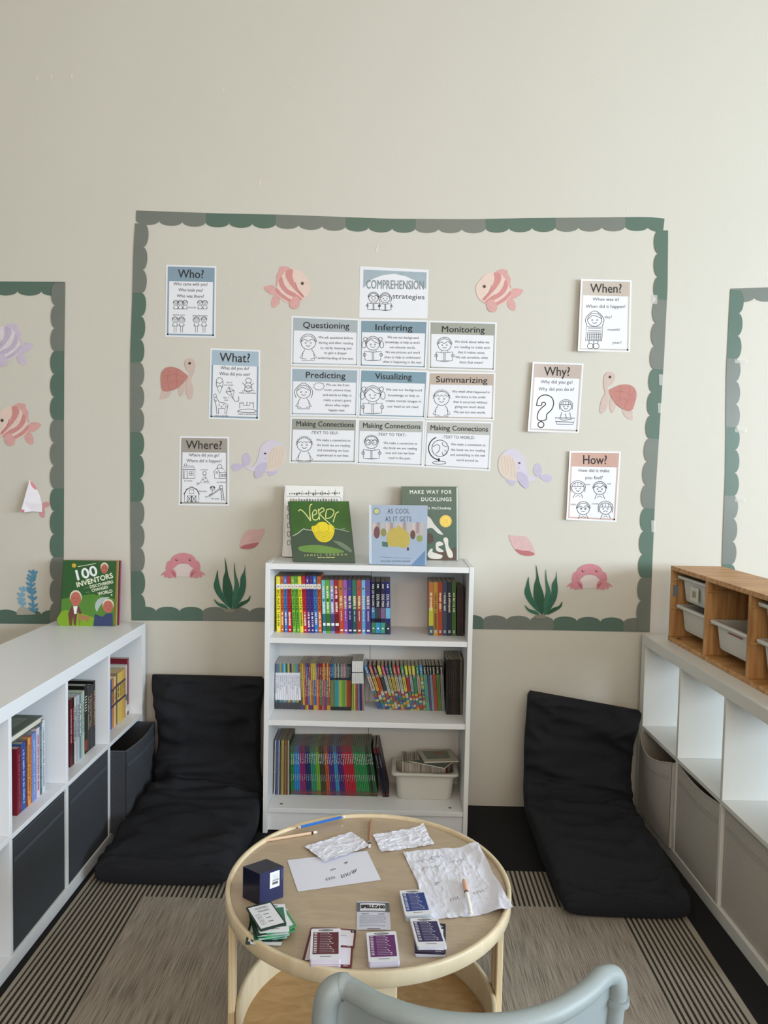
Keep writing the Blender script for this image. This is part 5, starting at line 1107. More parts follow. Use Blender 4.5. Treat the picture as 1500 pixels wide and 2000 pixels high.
for i, (lb, w, h, c) in enumerate([('black book showing a colourful cover edge, far end of second cube', .014, .245, '#14151a'), ('black paperback with red marks, second cube', .012, .235, '#1a1618'), ('dark grey paperback in the second cube', .013, .238, '#2c2a2c'), ('black paperback with small gold lettering in the second cube', .012, .236, '#17150f'), ('charcoal paperback beside the gold lettered one', .014, .236, '#2a2c2a'), ('black thick book with white bars on its spine', .026, .25, '#101012'),
                                    ('white and green paperback beside the thick black book', .014, .235, '#b7c2b0'), ('pale green paperback in the second cube', .012, .232, '#9fb38a'), ('blue and white paperback in the second cube', .014, .232, '#5f7fae'), ('grey white paperback in the second cube', .013, .233, '#b9bcbc'), ('light grey paperback in the second cube', .014, .234, '#a9adb0'), ('pale paperback beside the dark red one', .013, .234, '#c4c4ba'), ('black paperback with a red foot, second cube', .016, .236, '#1c1214'), ('dark red paperback against the divider of the second cube', .016, .236, '#5a1a20')]):
    def art(b, w, h, dp, i=i):
        if i == 5:
            for q in range(6): patch(b, w * .15, w * .75, h * (.62 + .04 * q), h * (.635 + .04 * q), '#c9c9c9')
            patch(b, w * .1, w * .9, h * .04, h * .2, '#8a2f2a')
        else: marks(b, w, h * .35, h * .85, ['#b89a5a', '#a83a3a', '#8a8a8a', '#b89a50', '#9a9a8a', '', '#4a7a4a', '#3a6a8a', '#e8e8e8', '#5a5a5a', '#6a7078', '#4a5a8a', '#b04040', '#c9a0a0'][i], .5)
    cubebook(1, s_, w, h, .17, c, lb, g, .048, art=art); s_ += w * 1.03
g = 'books in the third upper cube'
s_ = .055
third = [('white spined book, far end of the third cube', .020, .232, '#c9d2d8'), ('slate blue hardback beside the white spined book', .014, .228, '#4f6478'), ('white book with pink flecks in the third cube', .020, .22, '#cfc4d0'), ('periwinkle blue book in the third cube', .028, .212, '#6f8ac8'), ('red speckled orange paperback in the third cube', .008, .21, '#b8503a'), ('orange paperback in the third cube', .016, .208, '#d69a4a'), ('maroon paperback in the third cube', .012, .206, '#6a2434'), ('royal blue book in the third cube', .026, .205, '#2f5596'), ('dark crimson book against the divider of the third cube', .024, .2, '#781c2c')]
for i, (lb, w, h, c) in enumerate(third):
    cubebook(2, s_, w, h, .17, c, lb, g, .045, art=lambda b, w, h, dp, i=i: marks(b, w, h * .1, h * .9, ['#8a9aa0', '#9ab0c0', '#b04060', '#a8b8e0', '#d0a040', '#7a4a1a', '#a07080', '#a8bce0', '#a04a58'][i], .4)); s_ += w * 1.03
# a big book lying across the top of them, and a tall picture book behind
b = MB(); zt = .3928 + .2335
M2 = ML @ Matrix.Translation(Vector((.045, cell(2) + .09, zt)))
t = thing('hardcover_book', 'hardback lying flat across the books of the third cube', 'book', M2 @ Vector((.1, .1, 0)), group=g)
def lay(nm, lo, hi, c): b = MB(); b.box(lo, hi, mat(c, .4, var=.12, scale=25), M2); return b.build(nm, t)
lay('front_cover', (-.01, 0, .0195), (.165, .205, .0225), '#5f6a5c'); lay('back_cover', (-.01, 0, 0), (.165, .205, .003), '#4f584c'); lay('pages', (-.006, .003, .003), (.162, .204, .0195), '#d9d5c8'); 
b = MB(); b.box((.155, -.0004, .0), (.165, -.0002, .022), mat('#2a2a28', .5), M2); b.build('spine', t)
b = MB(); b.grid(lambda a, c: M2 @ Vector((.02 + a * .12, .03 + c * .15, .0228)), 1, 1, mat('#8a9482', .5, var=.3, scale=40), smooth=False); b.build('cover_picture', t)
cubebook(2, .052, .010, .315, .12, '#2c5f9a', 'blue edged tall picture book standing behind the lying hardback', g, .222, art=None, name='hardcover_book', hard=True)
cubebook(3, .016, .03, .21, .17, '#e8e8e4', 'white book with black lettering in the nearest upper cube', 'book in the nearest upper cube', .06, art=lambda b, w, h, dp: (marks(b, w, h * .5, h * .9, '#2a2a2a', .3), patch(b, w * .2, w * .9, h * .05, h * .16, '#2a2a2a')))
# ---- the picture books standing on the shelving unit near the wall
def art_inv(b, P):
    Q = lambda x, y: (100 + x / 10, 1080 + y / 10)
    poly(b, P, [Q(*p) for p in ((205, 900), (800, 800), (1240, 900), (1215, 1438), (170, 1436))], .0003, mat('#548436', .35, var=.15, scale=12)); poly(b, P, smooth_pts([Q(*p) for p in ((190, 1150), (400, 1130), (800, 1250), (1150, 1440), (172, 1436))], 2), .0004, mat('#7da52a', .35, var=.1, scale=12))
    W_ = mat('#e9eef0', .4); C_ = mat('#e2e8cf', .4)
    text(b, P, '100', *Q(665, 395), 48, 19, .0006, W_, -14, bold=.8); text(b, P, 'INVENTORS', *Q(845, 530), 74, 9.5, .0006, C_, -15, bold=.5)
    text(b, P, 'DISCOVERERS', *Q(980, 612), 47, 5.6, .0006, C_, -13, bold=.25); text(b, P, 'CHANGED', *Q(950, 698), 33, 5.4, .0006, C_, -13, bold=.25); text(b, P, 'WORLD', *Q(1055, 770), 29, 6, .0006, C_, -13, bold=.3)
    [stroke(b, P, [Q(x, y), Q(x + l, y - 8)], 1.6, .0006, mat('#6f8a58', .5)) for x, y, l in ((645, 688, 40), (695, 680, 35), (680, 775, 35), (725, 768, 30))]
    SK, HR, BR, NV = mat('#b5685a', .5, var=.12, scale=150), mat('#d6cfb8', .5), mat('#6a4038', .5, var=.15, scale=90), mat('#35406a', .5, var=.2, scale=120)
    for (x, y, rx, ry) in ((480, 900, 10.5, 14), (1110, 1050, 10, 12), (1040, 310, 7, 9)):
        poly(b, P, ell(*Q(x, y - 35), rx * 1.12, ry, n=18), .0006, HR); poly(b, P, ell(*Q(x, y), rx, ry, n=18), .0008, SK)
        for s in (-1, 1): poly(b, P, ell(*Q(x + s * rx * 3.6, y - 15), 1.1, .8, n=8), .0010, flat('#5a2f2a'))
        stroke(b, P, [Q(x - 20, y + 55), Q(x + 25, y + 52)], .8, .0010, flat('#7a3a34'))
    poly(b, P, [Q(*p) for p in ((400, 1040), (540, 1040), (600, 1180), (560, 1200), (510, 1150), (480, 1420), (440, 1400), (430, 1240), (400, 1420), (355, 1410), (330, 1180))], .0006, BR)
    poly(b, P, [Q(430, 1040), Q(515, 1040), Q(490, 1190), Q(450, 1190)], .0008, W_); poly(b, P, [Q(530, 1200), Q(760, 1240), Q(755, 1320), Q(520, 1310)], .0006, mat('#a07850', .5)); stroke(b, P, [Q(560, 1310), Q(550, 1410)], 1, .0006, BR); stroke(b, P, [Q(715, 1320), Q(718, 1345)], 1, .0006, BR)
    poly(b, P, smooth_pts([Q(*p) for p in ((890, 1150), (855, 1050), (880, 950), (960, 880), (1140, 860), (1050, 920), (980, 1000), (930, 1080))], 3), .0006, mat('#aab9ba', .5, var=.12, scale=90)); poly(b, P, [Q(*p) for p in ((850, 1190), (1000, 1250), (1080, 1180), (1200, 1180), (1205, 1430), (820, 1430))], .0006, NV)
    poly(b, P, ell(*Q(445, 245), 4.3, n=14), .0006, mat('#c9a83a', .4)); stroke(b, P, [Q(520, 268), Q(870, 205)], 1.1, .0006, C_); poly(b, P, ell(*Q(1180, 820), 1.5, n=8), .0006, W_)
display('paperback_book', 'green picture book with a big white 100 on its cover', [(124.5, 1094), (226.5, 1096), (221.5, 1224), (116.8, 1223)], .7703, .004, '#2f5a30', .10, art_inv, base=(-.125, .05), group='picture books standing on the shelving unit')
for i, (lb, c) in enumerate([('thin olive edged picture book directly behind the green inventors book', '#8a7a3a'), ('thin cream picture book behind the olive edged one', '#b9a878'), ('thin dark green picture book behind the cream one', '#34402e'), ('thin dark red picture book behind the inventors book', '#7a2a34'), ('pink edged picture book at the back of the standing row', '#c06a8a')]):
    dd = .0063 + i * .0062
    u1 = 227.5 + i * 1.9; display('paperback_book', lb, [(128 + i, 1094 - i * .15), (u1 + 2, 1096 - i * .3), (u1 - 1.5, 1222), (122 + i, 1221)], .7703, .0045, c, .10, lambda b, P: None, base=(-.125 + dd, .05), group='picture books standing on the shelving unit')

# ================================================================ pine drawer unit on the When-side shelving
def pine():
    m = bpy.data.materials.new('m_pine'); m.use_nodes = True; nt = m.node_tree; N = nt.nodes; L = nt.links; b = N['Principled BSDF']; b.inputs['Roughness'].default_value = .45
    tc = N.new('ShaderNodeTexCoord'); mp = N.new('ShaderNodeMapping'); mp.inputs['Scale'].default_value = (1.2, 14, 14); L.new(tc.outputs['Object'], mp.inputs[0])
    w = N.new('ShaderNodeTexNoise'); w.inputs['Scale'].default_value = 4; w.inputs['Detail'].default_value = 4; w.inputs['Distortion'].default_value = .6; L.new(mp.outputs[0], w.inputs['Vector'])
    r = N.new('ShaderNodeValToRGB'); e = r.color_ramp.elements; e[0].position = .32; e[0].color = lin('#a3713f'); e[1].position = .66; e[1].color = lin('#cfa06a')
    L.new(w.outputs['Fac'], r.inputs[0]); L.new(r.outputs[0], b.inputs['Base Color']); return m
PINE = pine()
def pinev():
    m = PINE.copy(); m.node_tree.nodes['Mapping'].inputs['Scale'].default_value = (14, 14, 1.2); return m
PINEV = pinev()
a3 = math.radians(2.0); TX, TY = 1.2095, -.140; LW, TD, TH = .93, .21, .302
Tt = Vector((math.cos(a3), math.sin(a3), 0)); Ts = Vector((math.sin(a3), -math.cos(a3), 0))
MT = Matrix(((Tt.x, Ts.x, 0, TX), (Tt.y, Ts.y, 0, TY), (0, 0, 1, .7705), (0, 0, 0, 1)))
t = thing('drawer_unit', 'low pine drawer unit with white plastic boxes on the shelving unit', 'drawer unit', MT @ Vector((TD / 2, LW / 2, 0)))
def px(nm, lo, hi, m=PINE): b = MB(); b.box(lo, hi, m, MT); return bevel(b.build(nm, t), .001)
px('top_board', (0, 0, TH - .017), (TD, LW, TH)); px('bottom_board', (0, 0, 0), (TD, LW, .017))
px('back_panel', (TD - .006, .0172, .0172), (TD, LW - .0172, TH - .0172), PINEV)
cw_ = (LW - .017 * 4) / 3; div = [0, .017 + cw_, .034 + 2 * cw_, .051 + 3 * cw_]
for i, s0 in enumerate(div): px('side_panel' if i in (0, 3) else 'divider', (.001, s0, .0172), (TD - .0062, s0 + .017, TH - .0172), PINEV)
for i in range(3):
    for zz in (.150, .268):
        for sd in (0, 1):
            s0 = div[i] + .0172 if sd == 0 else div[i + 1] - .0082; px('runner', (.004, s0, zz - .021), (TD - .0064, s0 + .008, zz - .0135))
b = MB(); b.box((.190, .0172, TH - .031), (TD - .0062, LW - .0172, TH - .0172), PINE, MT); b.build('top_rail', t)
for k, (sx, zz) in enumerate(((.055, .0172),)):
    b = MB(); b.lathe([(.0001, .0008), (.009, .0008), (.0095, 0)], mat('#4a2f18', .6), MT @ Vector((.022, sx, zz + .0001)), 10); b.build('knot', t)
b = MB(); b.box((.006, .0172, .18), (.026, .0186, .225), mat('#7a828a', .4), MT); b.build('sticker', t)
def tbox(i, zl, label, dx=0.0, content=None):
    """plastic box hung in column i with its rim at height zl; its narrow handle end overhangs the front"""
    s0 = div[i] + .017 + cw_ / 2; hh = .098; org = MT @ Vector((.020 + dx, s0, zl - hh))
    # local x of tub() runs along s; local y runs into the unit
    R = Matrix(((-Ts.x, Tt.x, 0), (-Ts.y, Tt.y, 0), (0, 0, 1)))
    tb = tub('storage_box', label, org.x, org.y, org.z, cw_ - .004, .176, hh, group='white plastic boxes in the pine unit', R=R)
    return tb, MT @ Vector((.07, s0, zl - hh + .004))
_, _ = tbox(0, .268, 'white plastic box with a paper label, upper box near the wall')
tb, _ = tbox(0, .150, 'white plastic box, lower box near the wall')
tb2, cpt = tbox(1, .150, 'white plastic box with a red card inside, middle column', dx=-.006)
_, _ = tbox(2, .268, 'white plastic box, upper box at the frame edge'); _, _ = tbox(2, .150, 'white plastic box, lower box at the frame edge')
b = MB(); s0 = div[1] + .017 + cw_ / 2; b.box((.02, s0 - .02, .125), (.10, s0 + .075, .1275), mat('#a02c3c', .5), MT); solo(b, 'red_card', 'dark red card lying in the middle white plastic box', 'card')
b = MB(); s1 = div[0] + .017 + cw_ / 2
b.grid(lambda a, c: MT @ Vector((.0255, s1 - .03 + a * .07, .185 + c * .055)), 1, 1, mat('#d5d2c4', .5), smooth=False)
b.grid(lambda a, c: MT @ Vector((.0249, s1 - .012 + a * .03, .20 + c * .025)), 1, 1, mat('#9a9684', .5, var=.3, scale=200), smooth=False); o = b.build('paper_label', bpy.data.objects['storage_box'])

# ================================================================ floor cushions
from mathutils import noise as MN
def cushion(label, stations, seed, nw=72, crease=()):
    """long folded pad: stations = (left point, right point, normal, half thickness) swept from back top to seat front"""
    m = mat('#1d1f25', .8, var=.12, scale=14, bump=.3, bscale=420, spec=.3)
    L = [(Vector(a), Vector(c), Vector(n).normalized(), t) for a, c, n, t in stations]; ns = 96; vs = []
    def cr(p0, p1, p2, p3, t): return .5 * (2 * p1 + (p2 - p0) * t + (2 * p0 - 5 * p1 + 4 * p2 - p3) * t * t + (-p0 + 3 * p1 - 3 * p2 + p3) * t ** 3)
    ring = []
    for j in range(ns + 1):
        g = j / ns * (len(L) - 1); i = min(int(g), len(L) - 2); f = g - i
        q = [L[max(0, min(len(L) - 1, i + k))] for k in (-1, 0, 1, 2)]
        A, B, Nn = [cr(q[0][k], q[1][k], q[2][k], q[3][k], f) for k in (0, 1, 2)]; T_ = cr(q[0][3], q[1][3], q[2][3], q[3][3], f); Nn.normalize()
        e = min(1, math.sin(math.pi * min(1, max(0, j / ns))) * 7) ** .5 if 0 < j < ns else .12
        vv = j / ns; r = []
        for k in range(nw):
            a = 2 * math.pi * k / nw; ca, sa = math.cos(a), math.sin(a)
            x = math.copysign(abs(ca) ** .42, ca); z = math.copysign(abs(sa) ** .62, sa)
            uu = (x + 1) / 2; top = sa > 0
            wr = 0
            if top:
                p = Vector((uu * 2.2 + seed, vv * 9, seed))
                wr = .022 * MN.noise(p) + .017 * (1 - abs(MN.noise(p * 1.7)) * 3.0) + .004 * MN.noise(p * 5)
                for (v0, amp, wd, sl) in crease: wr -= amp * math.exp(-((vv - v0 - sl * (uu - .5) - .012 * math.sin(uu * 7 + seed)) / wd) ** 2)
                for u0 in (.33, .67): wr -= .010 * math.exp(-((uu - u0 - .012 * math.sin(vv * 9 + seed)) / .022) ** 2) * (1 if vv < .5 else .45)
            edge = 1 + .045 * MN.noise(Vector((vv * 7, seed * 3 + x, 0))) - .05 * max(0, 1 - vv / .04) - .05 * max(0, 1 - (1 - vv) / .03)
            c = (A + B) / 2 + (B - A) / 2 * x * edge
            r.append(c + Nn * (z * T_ * e + wr * e))
        ring.append(r)
    b = MB(); fl = [p for r in ring for p in r]; 
    for p in fl: p.z = max(p.z, .0078); p.y = min(p.y, -.004)
    b.add(fl, [(j * nw + k, j * nw + (k + 1) % nw, (j + 1) * nw + (k + 1) % nw, (j + 1) * nw + k) for j in range(ns) for k in range(nw)], m, True)
    b.add(ring[0], [tuple(range(nw - 1, -1, -1))], m, True); b.add(ring[-1], [tuple(range(nw))], m, True)
    return solo(b, 'floor_cushion', label, 'floor cushion', 'black floor cushions against the wall')
cushion('black folded floor cushion between the dark bins and the bookcase', [
    ((-.925, -.045, .555), (-.44, -.045, .555), (0, -1, .1), .030), ((-.905, -.06, .48), (-.448, -.06, .48), (0, -1, .1), .045), ((-.885, -.075, .36), (-.452, -.075, .36), (0, -1, .1), .052), ((-.88, -.10, .22), (-.445, -.10, .22), (0, -1, .25), .058),
    ((-.88, -.155, .13), (-.425, -.155, .13), (0, -.75, .75), .062), ((-.885, -.27, .085), (-.415, -.27, .085), (0, -.2, 1), .062), ((-.895, -.42, .078), (-.415, -.42, .078), (0, 0, 1), .062), ((-.905, -.56, .068), (-.425, -.56, .068), (0, 0, 1), .056), ((-.905, -.665, .05), (-.445, -.665, .05), (0, 0, 1), .040), ((-.905, -.69, .042), (-.46, -.69, .042), (0, 0, 1), .030)],
    1.3, crease=((.44, .030, .018, .05), (.50, .022, .014, -.06), (.36, .016, .02, .22), (.30, .012, .025, -.25)))
cushion('black folded floor cushion slumped against the pale fabric bins', [
    ((.665, -.050, .525), (1.10, -.18, .49), (-.25, -1, .1), .024), ((.665, -.065, .46), (1.09, -.18, .435), (-.2, -1, .1), .040), ((.652, -.085, .36), (1.075, -.17, .34), (-.18, -1, .1), .050), ((.645, -.115, .22), (1.068, -.18, .21), (-.15, -1, .25), .056),
    ((.642, -.18, .13), (1.063, -.23, .13), (-.05, -.75, .75), .060), ((.640, -.30, .082), (1.060, -.34, .082), (0, -.2, 1), .060), ((.642, -.47, .075), (1.063, -.49, .075), (0, 0, 1), .060), ((.648, -.64, .066), (1.068, -.65, .066), (0, 0, 1), .055), ((.655, -.775, .05), (1.066, -.785, .05), (0, 0, 1), .040), ((.662, -.805, .042), (1.055, -.812, .042), (0, 0, 1), .030)],
    4.1, crease=((.40, .020, .020, .10), (.47, .026, .016, -.04), (.54, .018, .014, .05), (.20, .010, .04, .15)))
# ================================================================ round play table
def birch(c0, c1, sc=(3, 16, 16), k='x'):
    m = bpy.data.materials.new('m_birch'); m.use_nodes = True; nt = m.node_tree; N = nt.nodes; L = nt.links; b = N['Principled BSDF']; b.inputs['Roughness'].default_value = .33; b.inputs['Specular IOR Level'].default_value = .45
    tc = N.new('ShaderNodeTexCoord'); mp = N.new('ShaderNodeMapping'); mp.inputs['Scale'].default_value = sc; L.new(tc.outputs['Object'], mp.inputs[0])
    w = N.new('ShaderNodeTexNoise'); w.inputs['Scale'].default_value = 3; w.inputs['Detail'].default_value = 5; w.inputs['Distortion'].default_value = 1.2; L.new(mp.outputs[0], w.inputs['Vector'])
    r = N.new('ShaderNodeValToRGB'); e = r.color_ramp.elements; e[0].position = .3; e[0].color = lin(c0); e[1].position = .7; e[1].color = lin(c1)
    L.new(w.outputs['Fac'], r.inputs[0]); L.new(r.outputs[0], b.inputs['Base Color']); return m
def plies():
    m = bpy.data.materials.new('m_plywood_edge'); m.use_nodes = True; nt = m.node_tree; N = nt.nodes; L = nt.links; b = N['Principled BSDF']; b.inputs['Roughness'].default_value = .45
    tc = N.new('ShaderNodeTexCoord'); w = N.new('ShaderNodeTexWave'); w.bands_direction = 'X'; w.inputs['Scale'].default_value = 95; w.inputs['Distortion'].default_value = .4; L.new(tc.outputs['Object'], w.inputs['Vector'])
    r = N.new('ShaderNodeValToRGB'); e = r.color_ramp.elements; e[0].color = lin('#c6ad84'); e[1].color = lin('#e4d3b0'); L.new(w.outputs['Fac'], r.inputs[0]); L.new(r.outputs[0], b.inputs['Base Color']); return m
BT = birch('#a99782', '#b6a48c', (4, 14, 14)); BE = birch('#cdbc9c', '#dacbae', (6, 6, 1)); BP = plies()
TC = Vector((.046, -1.452, 0)); TR0, TZ = .3255, .480
F0 = RUGZ + .0005
t = thing('round_play_table', 'round birch plywood table with a raised rim and a lower tray', 'table', (TC.x, TC.y, F0))
b = MB(); c0 = (TC.x, TC.y, 0)
b.lathe([(.0001, TZ), (.3148, TZ)], BT, c0, 96, smooth=False); b.lathe([(.0001, TZ - .016), (.3148, TZ - .016)], BT, c0, 96, smooth=False); b.build('tabletop', t)
b = MB(); b.lathe([(.3152, TZ - .018), (.3152, TZ + .0060), (.3165, TZ + .0078), (.3238, TZ + .0078), (TR0, TZ + .0062), (TR0, TZ - .022), (.3238, TZ - .024), (.3165, TZ - .024), (.3152, TZ - .018)], BE, c0, 128); b.build('rim', t)
HZ0, HZ1 = .115, .205
b = MB(); b.lathe([(.289, HZ0), (.289, HZ1 - .002), (.291, HZ1), (.299, HZ1), (.301, HZ1 - .002), (.301, HZ0 + .002), (.299, HZ0), (.289, HZ0)], BE, c0, 128); b.build('lower_hoop', t)
b = MB(); b.lathe([(.0001, HZ0 + .018), (.2888, HZ0 + .018)], birch('#b58f5e', '#c9a674', (5, 12, 12)), c0, 96, smooth=False); b.lathe([(.0001, HZ0 + .006), (.2888, HZ0 + .006)], BT, c0, 96, smooth=False); b.build('lower_tray', t)
for ang in (7, 97, 187, 277):
    A = math.radians(ang); M = Matrix.Translation(TC) @ Matrix.Rotation(A, 4, 'Z'); xo = 0
    b = MB(); wd = .026
    prof = [(-wd, F0), (wd, F0), (wd, TZ - .0245), (-wd, TZ - .0245)]
    b.rbox((.3014, -wd + xo, F0), (.3174, wd + xo, TZ - .0246), BE if ang in (97, 277) else BP, .003, M, axis=2); b.build('leg', t)
# ---- helpers for things lying on the table
class Sheet:
    """surface patch addressed in hundredths of its own width and height"""
    def __init__(s, c, hf=None): s.c = c; s.hf = hf
    def at(s, u, v, d=0.0):
        a, b_ = u / 100, v / 100; p = (s.c[0] * (1 - a) + s.c[1] * a) * (1 - b_) + (s.c[3] * (1 - a) + s.c[2] * a) * b_
        return p + Vector((0, 0, d + (s.hf(a, b_) if s.hf else 0)))
TOPP = hplane(TZ + .0004)
def paper_sheet(label, q, amp, seed, draw=None, base=.0006, n=44, lift=None, col='#dcdfee'):
    c = [TOPP.at(*p) for p in q]
    def hf(a, b_):
        p = Vector((a * 5, b_ * 4, seed)); r = abs(MN.noise(p)) + .6 * abs(MN.noise(p * 2.3)) + .3 * abs(MN.noise(p * 5))
        pos = (c[0] * (1 - a) + c[1] * a) * (1 - b_) + (c[3] * (1 - a) + c[2] * a) * b_; rad = math.hypot(pos.x - TC.x, pos.y - TC.y); k = max(0, min(1, (rad - .275) / .032))
        return base + amp * (1.1 - min(1.1, r * 1.7)) + (lift(a, b_) if lift else 0) + .0098 * k * k * (3 - 2 * k)
    S_ = Sheet(c, hf); b = MB(); m = mat(col, .6, var=.02)
    jag = lambda a, b_: (a * 100 + (1.3 * MN.noise(Vector((b_ * 6, seed, a))) if amp > .001 else 0), b_ * 100 + (1.3 * MN.noise(Vector((a * 6, seed + 4, b_))) if amp > .001 else 0))
    b.grid(lambda a, b_: S_.at(*jag(a, b_)), n, n, m, smooth=amp < .001); b.grid(lambda a, b_: S_.at(*jag(a, b_), -.0002), n, n, m)
    if draw: draw(b, S_)
    return solo(b, 'paper_sheet', label, 'paper', 'loose paper on the round table')
PEN = flat('#3a3a46')
def scrib(b, S_, x, y, w, h, k, wd=.5):
    pts = [(x + w * (i / k) + 1.2 * math.sin(i * 2.3), y + h * math.sin(i * 1.9) - (i / k) * h * 1.2) for i in range(k)]; stroke(b, S_, smooth_pts(pts, 3, False), wd, .0007, PEN)
paper_sheet('flat white sheet with four small scribbles on the table', [(561, 1680.5), (717, 1662), (744, 1719), (582, 1742)], .0, 1, lambda b, S_: (scrib(b, S_, 46, 50, 8, 2.5, 9), scrib(b, S_, 66, 34, 5, 3, 9), scrib(b, S_, 36, 76, 14, 3, 12, .6), stroke(b, S_, [(36, 80), (48, 77)], .5, .0007, PEN), scrib(b, S_, 55, 74, 14, 5, 14, .6), scrib(b, S_, 70, 66, 7, 5, 10, .6)), n=4)
paper_sheet('small creased sheet overlapping the scribbled sheet', [(595, 1656), (686, 1626.5), (722, 1656), (634, 1688)], .0022, 2.2, base=.0022, lift=lambda a, b_: .004 * b_ * (1 - a) + .006 * max(0, a - .8) * 5 * b_)
paper_sheet('small creased sheet near the far rim beside the dark pencil', [(728, 1632), (828, 1615), (848, 1650), (745, 1666)], .0030, 5.7, base=.001)
def bigdraw(b, S_):
    for x, y, w in ((8, 18, 30), (12, 30, 26), (20, 55, 8), (30, 78, 14), (62, 72, 18), (30, 14, 20), (55, 24, 22)):
        scrib(b, S_, x, y, w, 1.8, 12, .28)
paper_sheet('large crumpled sheet with faint handwriting hanging over the rim', [(788, 1665.5), (933, 1653), (1002, 1783), (846, 1797)], .0026, 8.3, bigdraw, base=.001, n=70)
# pencils and marker
def rod(name, label, p0, p1, r, parts, z, cat='pencil', group=None):
    H_ = hplane(z); A, B = H_.at(*p0), H_.at(*p1); d = B - A; t = thing(name, label, cat, (A + B) / 2 - Vector((0, 0, r)), group=group)
    for nm, f0, f1, r0, r1, m in parts:
        b = MB(); b.tube([A + d * f0, A + d * f1], [r0 * r, r1 * r], m, 6 if cat == 'pencil' else 14, smooth=cat != 'pencil'); b.build(nm, t)
wood, lead, ferr = mat('#d9b98a', .6), flat('#2a2a2c', .4), mat('#c9c9c4', .25, metal=.8)
gp = 'pencils on the round table'
rod('pencil', 'bright blue pencil lying along the far rim', (577, 1617.5), (673, 1594.5), .0036, [('tip', 0, .045, .12, .5, lead), ('sharpened_wood', .045, .10, .5, 1, wood), ('barrel', .10, .93, 1, 1, mat('#2c6cc4', .35)), ('ferrule', .93, .965, 1.04, 1.04, ferr), ('eraser', .965, 1, 1, .9, mat('#e6e2de', .7))], TZ + .0118, group=gp)
rod('pencil', 'short natural wood pencil with a black band', (503, 1644), (619, 1625), .0035, [('tip', 0, .03, .12, .4, lead), ('sharpened_wood', .03, .10, .4, 1, wood), ('barrel', .10, .90, 1, 1, mat('#dcc0a4', .5)), ('band', .90, .935, 1.06, 1.06, flat('#26241f', .4)), ('eraser', .935, 1, 1, .92, mat('#e8ded0', .7))], TZ + .0040, group=gp)
rod('pencil', 'brown wood pencil pointing to the far rim between the papers', (724.5, 1602), (721.5, 1654), .0035, [('barrel', 0, .80, 1, 1, mat('#a9805c', .5)), ('ferrule', .80, .88, 1.05, 1.05, ferr), ('band', .88, .93, 1.06, 1.06, flat('#1c1c1f', .4)), ('eraser', .93, 1, 1, .9, mat('#e6e2de', .7))], TZ + .0040, group=gp)
rod('marker_pen', 'white marker with a pale orange cap lying on the crumpled sheet', (906, 1718), (920, 1787), .0048, [('cap_end', 0, .04, .8, .9, mat('#ece6dc', .4)), ('cap', .04, .36, 1.05, 1.05, mat('#d8a890', .4)), ('label_band', .36, .42, 1, 1, flat('#6f5f5a')), ('barrel', .42, .96, 1, 1, mat('#ecebe6', .35)), ('barrel_end', .96, 1, .85, .7, mat('#e6e4de', .4))], TZ + .0100, cat='marker')
# navy card box
z0 = TZ + .0006; HB = hplane(z0); bl, bf, br = HB.at(474, 1753), HB.at(507, 1769), HB.at(553, 1752)
def zup(p, v_t):
    z = 0
    for _ in range(40):
        q = Vector((p.x, p.y, p.z + z)) - CAM; v = 1000 - FPX * q.dot(CU) / q.dot(CF); z += (v - v_t) / 900 * 1.0
    return z
hb = zup(bf, 1707.5); bb = bl + br - bf
t = thing('card_box', 'dark navy card box with a white barcode sticker', 'box', (bl + br) / 2)
NVB = mat('#1a2350', .25, var=.05, spec=.5, coat=.3); up = Vector((0, 0, hb)); b = MB(); cs = [bl, bf, br, bb]
b.face([p for p in cs], NVB); b.face([p + up for p in cs], mat('#11152b', .25, spec=.5))
for i in range(4): b.face([cs[i], cs[(i + 1) % 4], cs[(i + 1) % 4] + up, cs[i] + up], NVB if i != 0 else mat('#12172f', .25, spec=.5))
b.build('box_body', t)
n_ = (br - bf).cross(Vector((0, 0, 1))).normalized(); n_ = n_ if n_.y < 0 else -n_
def bp(a, c, d=.0004): return bf + (br - bf) * a + up * c + n_ * d
b = MB(); b.face([bp(.42, .42), bp(.83, .42), bp(.83, .93), bp(.42, .93)], mat('#dfe3e8', .5)); 
for k in range(16): b.face([bp(.53 + k * .015, .52, .0007), bp(.53 + k * .015 + (.008 if k % 3 else .011), .52, .0007), bp(.53 + k * .015 + (.008 if k % 3 else .011), .60, .0007), bp(.53 + k * .015, .60, .0007)], flat('#2a2d34'))
for k, (c, a1) in enumerate(((.63, .80), (.66, .80), (.71, .78), (.74, .74), (.77, .79), (.80, .72), (.83, .77))): b.face([bp(.53, c, .0007), bp(a1, c, .0007), bp(a1, c + (.014 if k < 2 else .006), .0007), bp(.53, c + (.014 if k < 2 else .006), .0007)], flat('#3a3e48' if k < 2 else '#9aa0aa'))
b.build('barcode_sticker', t)
b = MB()
for k in range(4): b.face([bp(.90 + k * .022, .55 + k * .03), bp(.905 + k * .022, .55 + k * .03), bp(.905 + k * .022, .92, .0004), bp(.90 + k * .022, .92)], flat('#6a76a8'))
b.build('printed_lines', t)
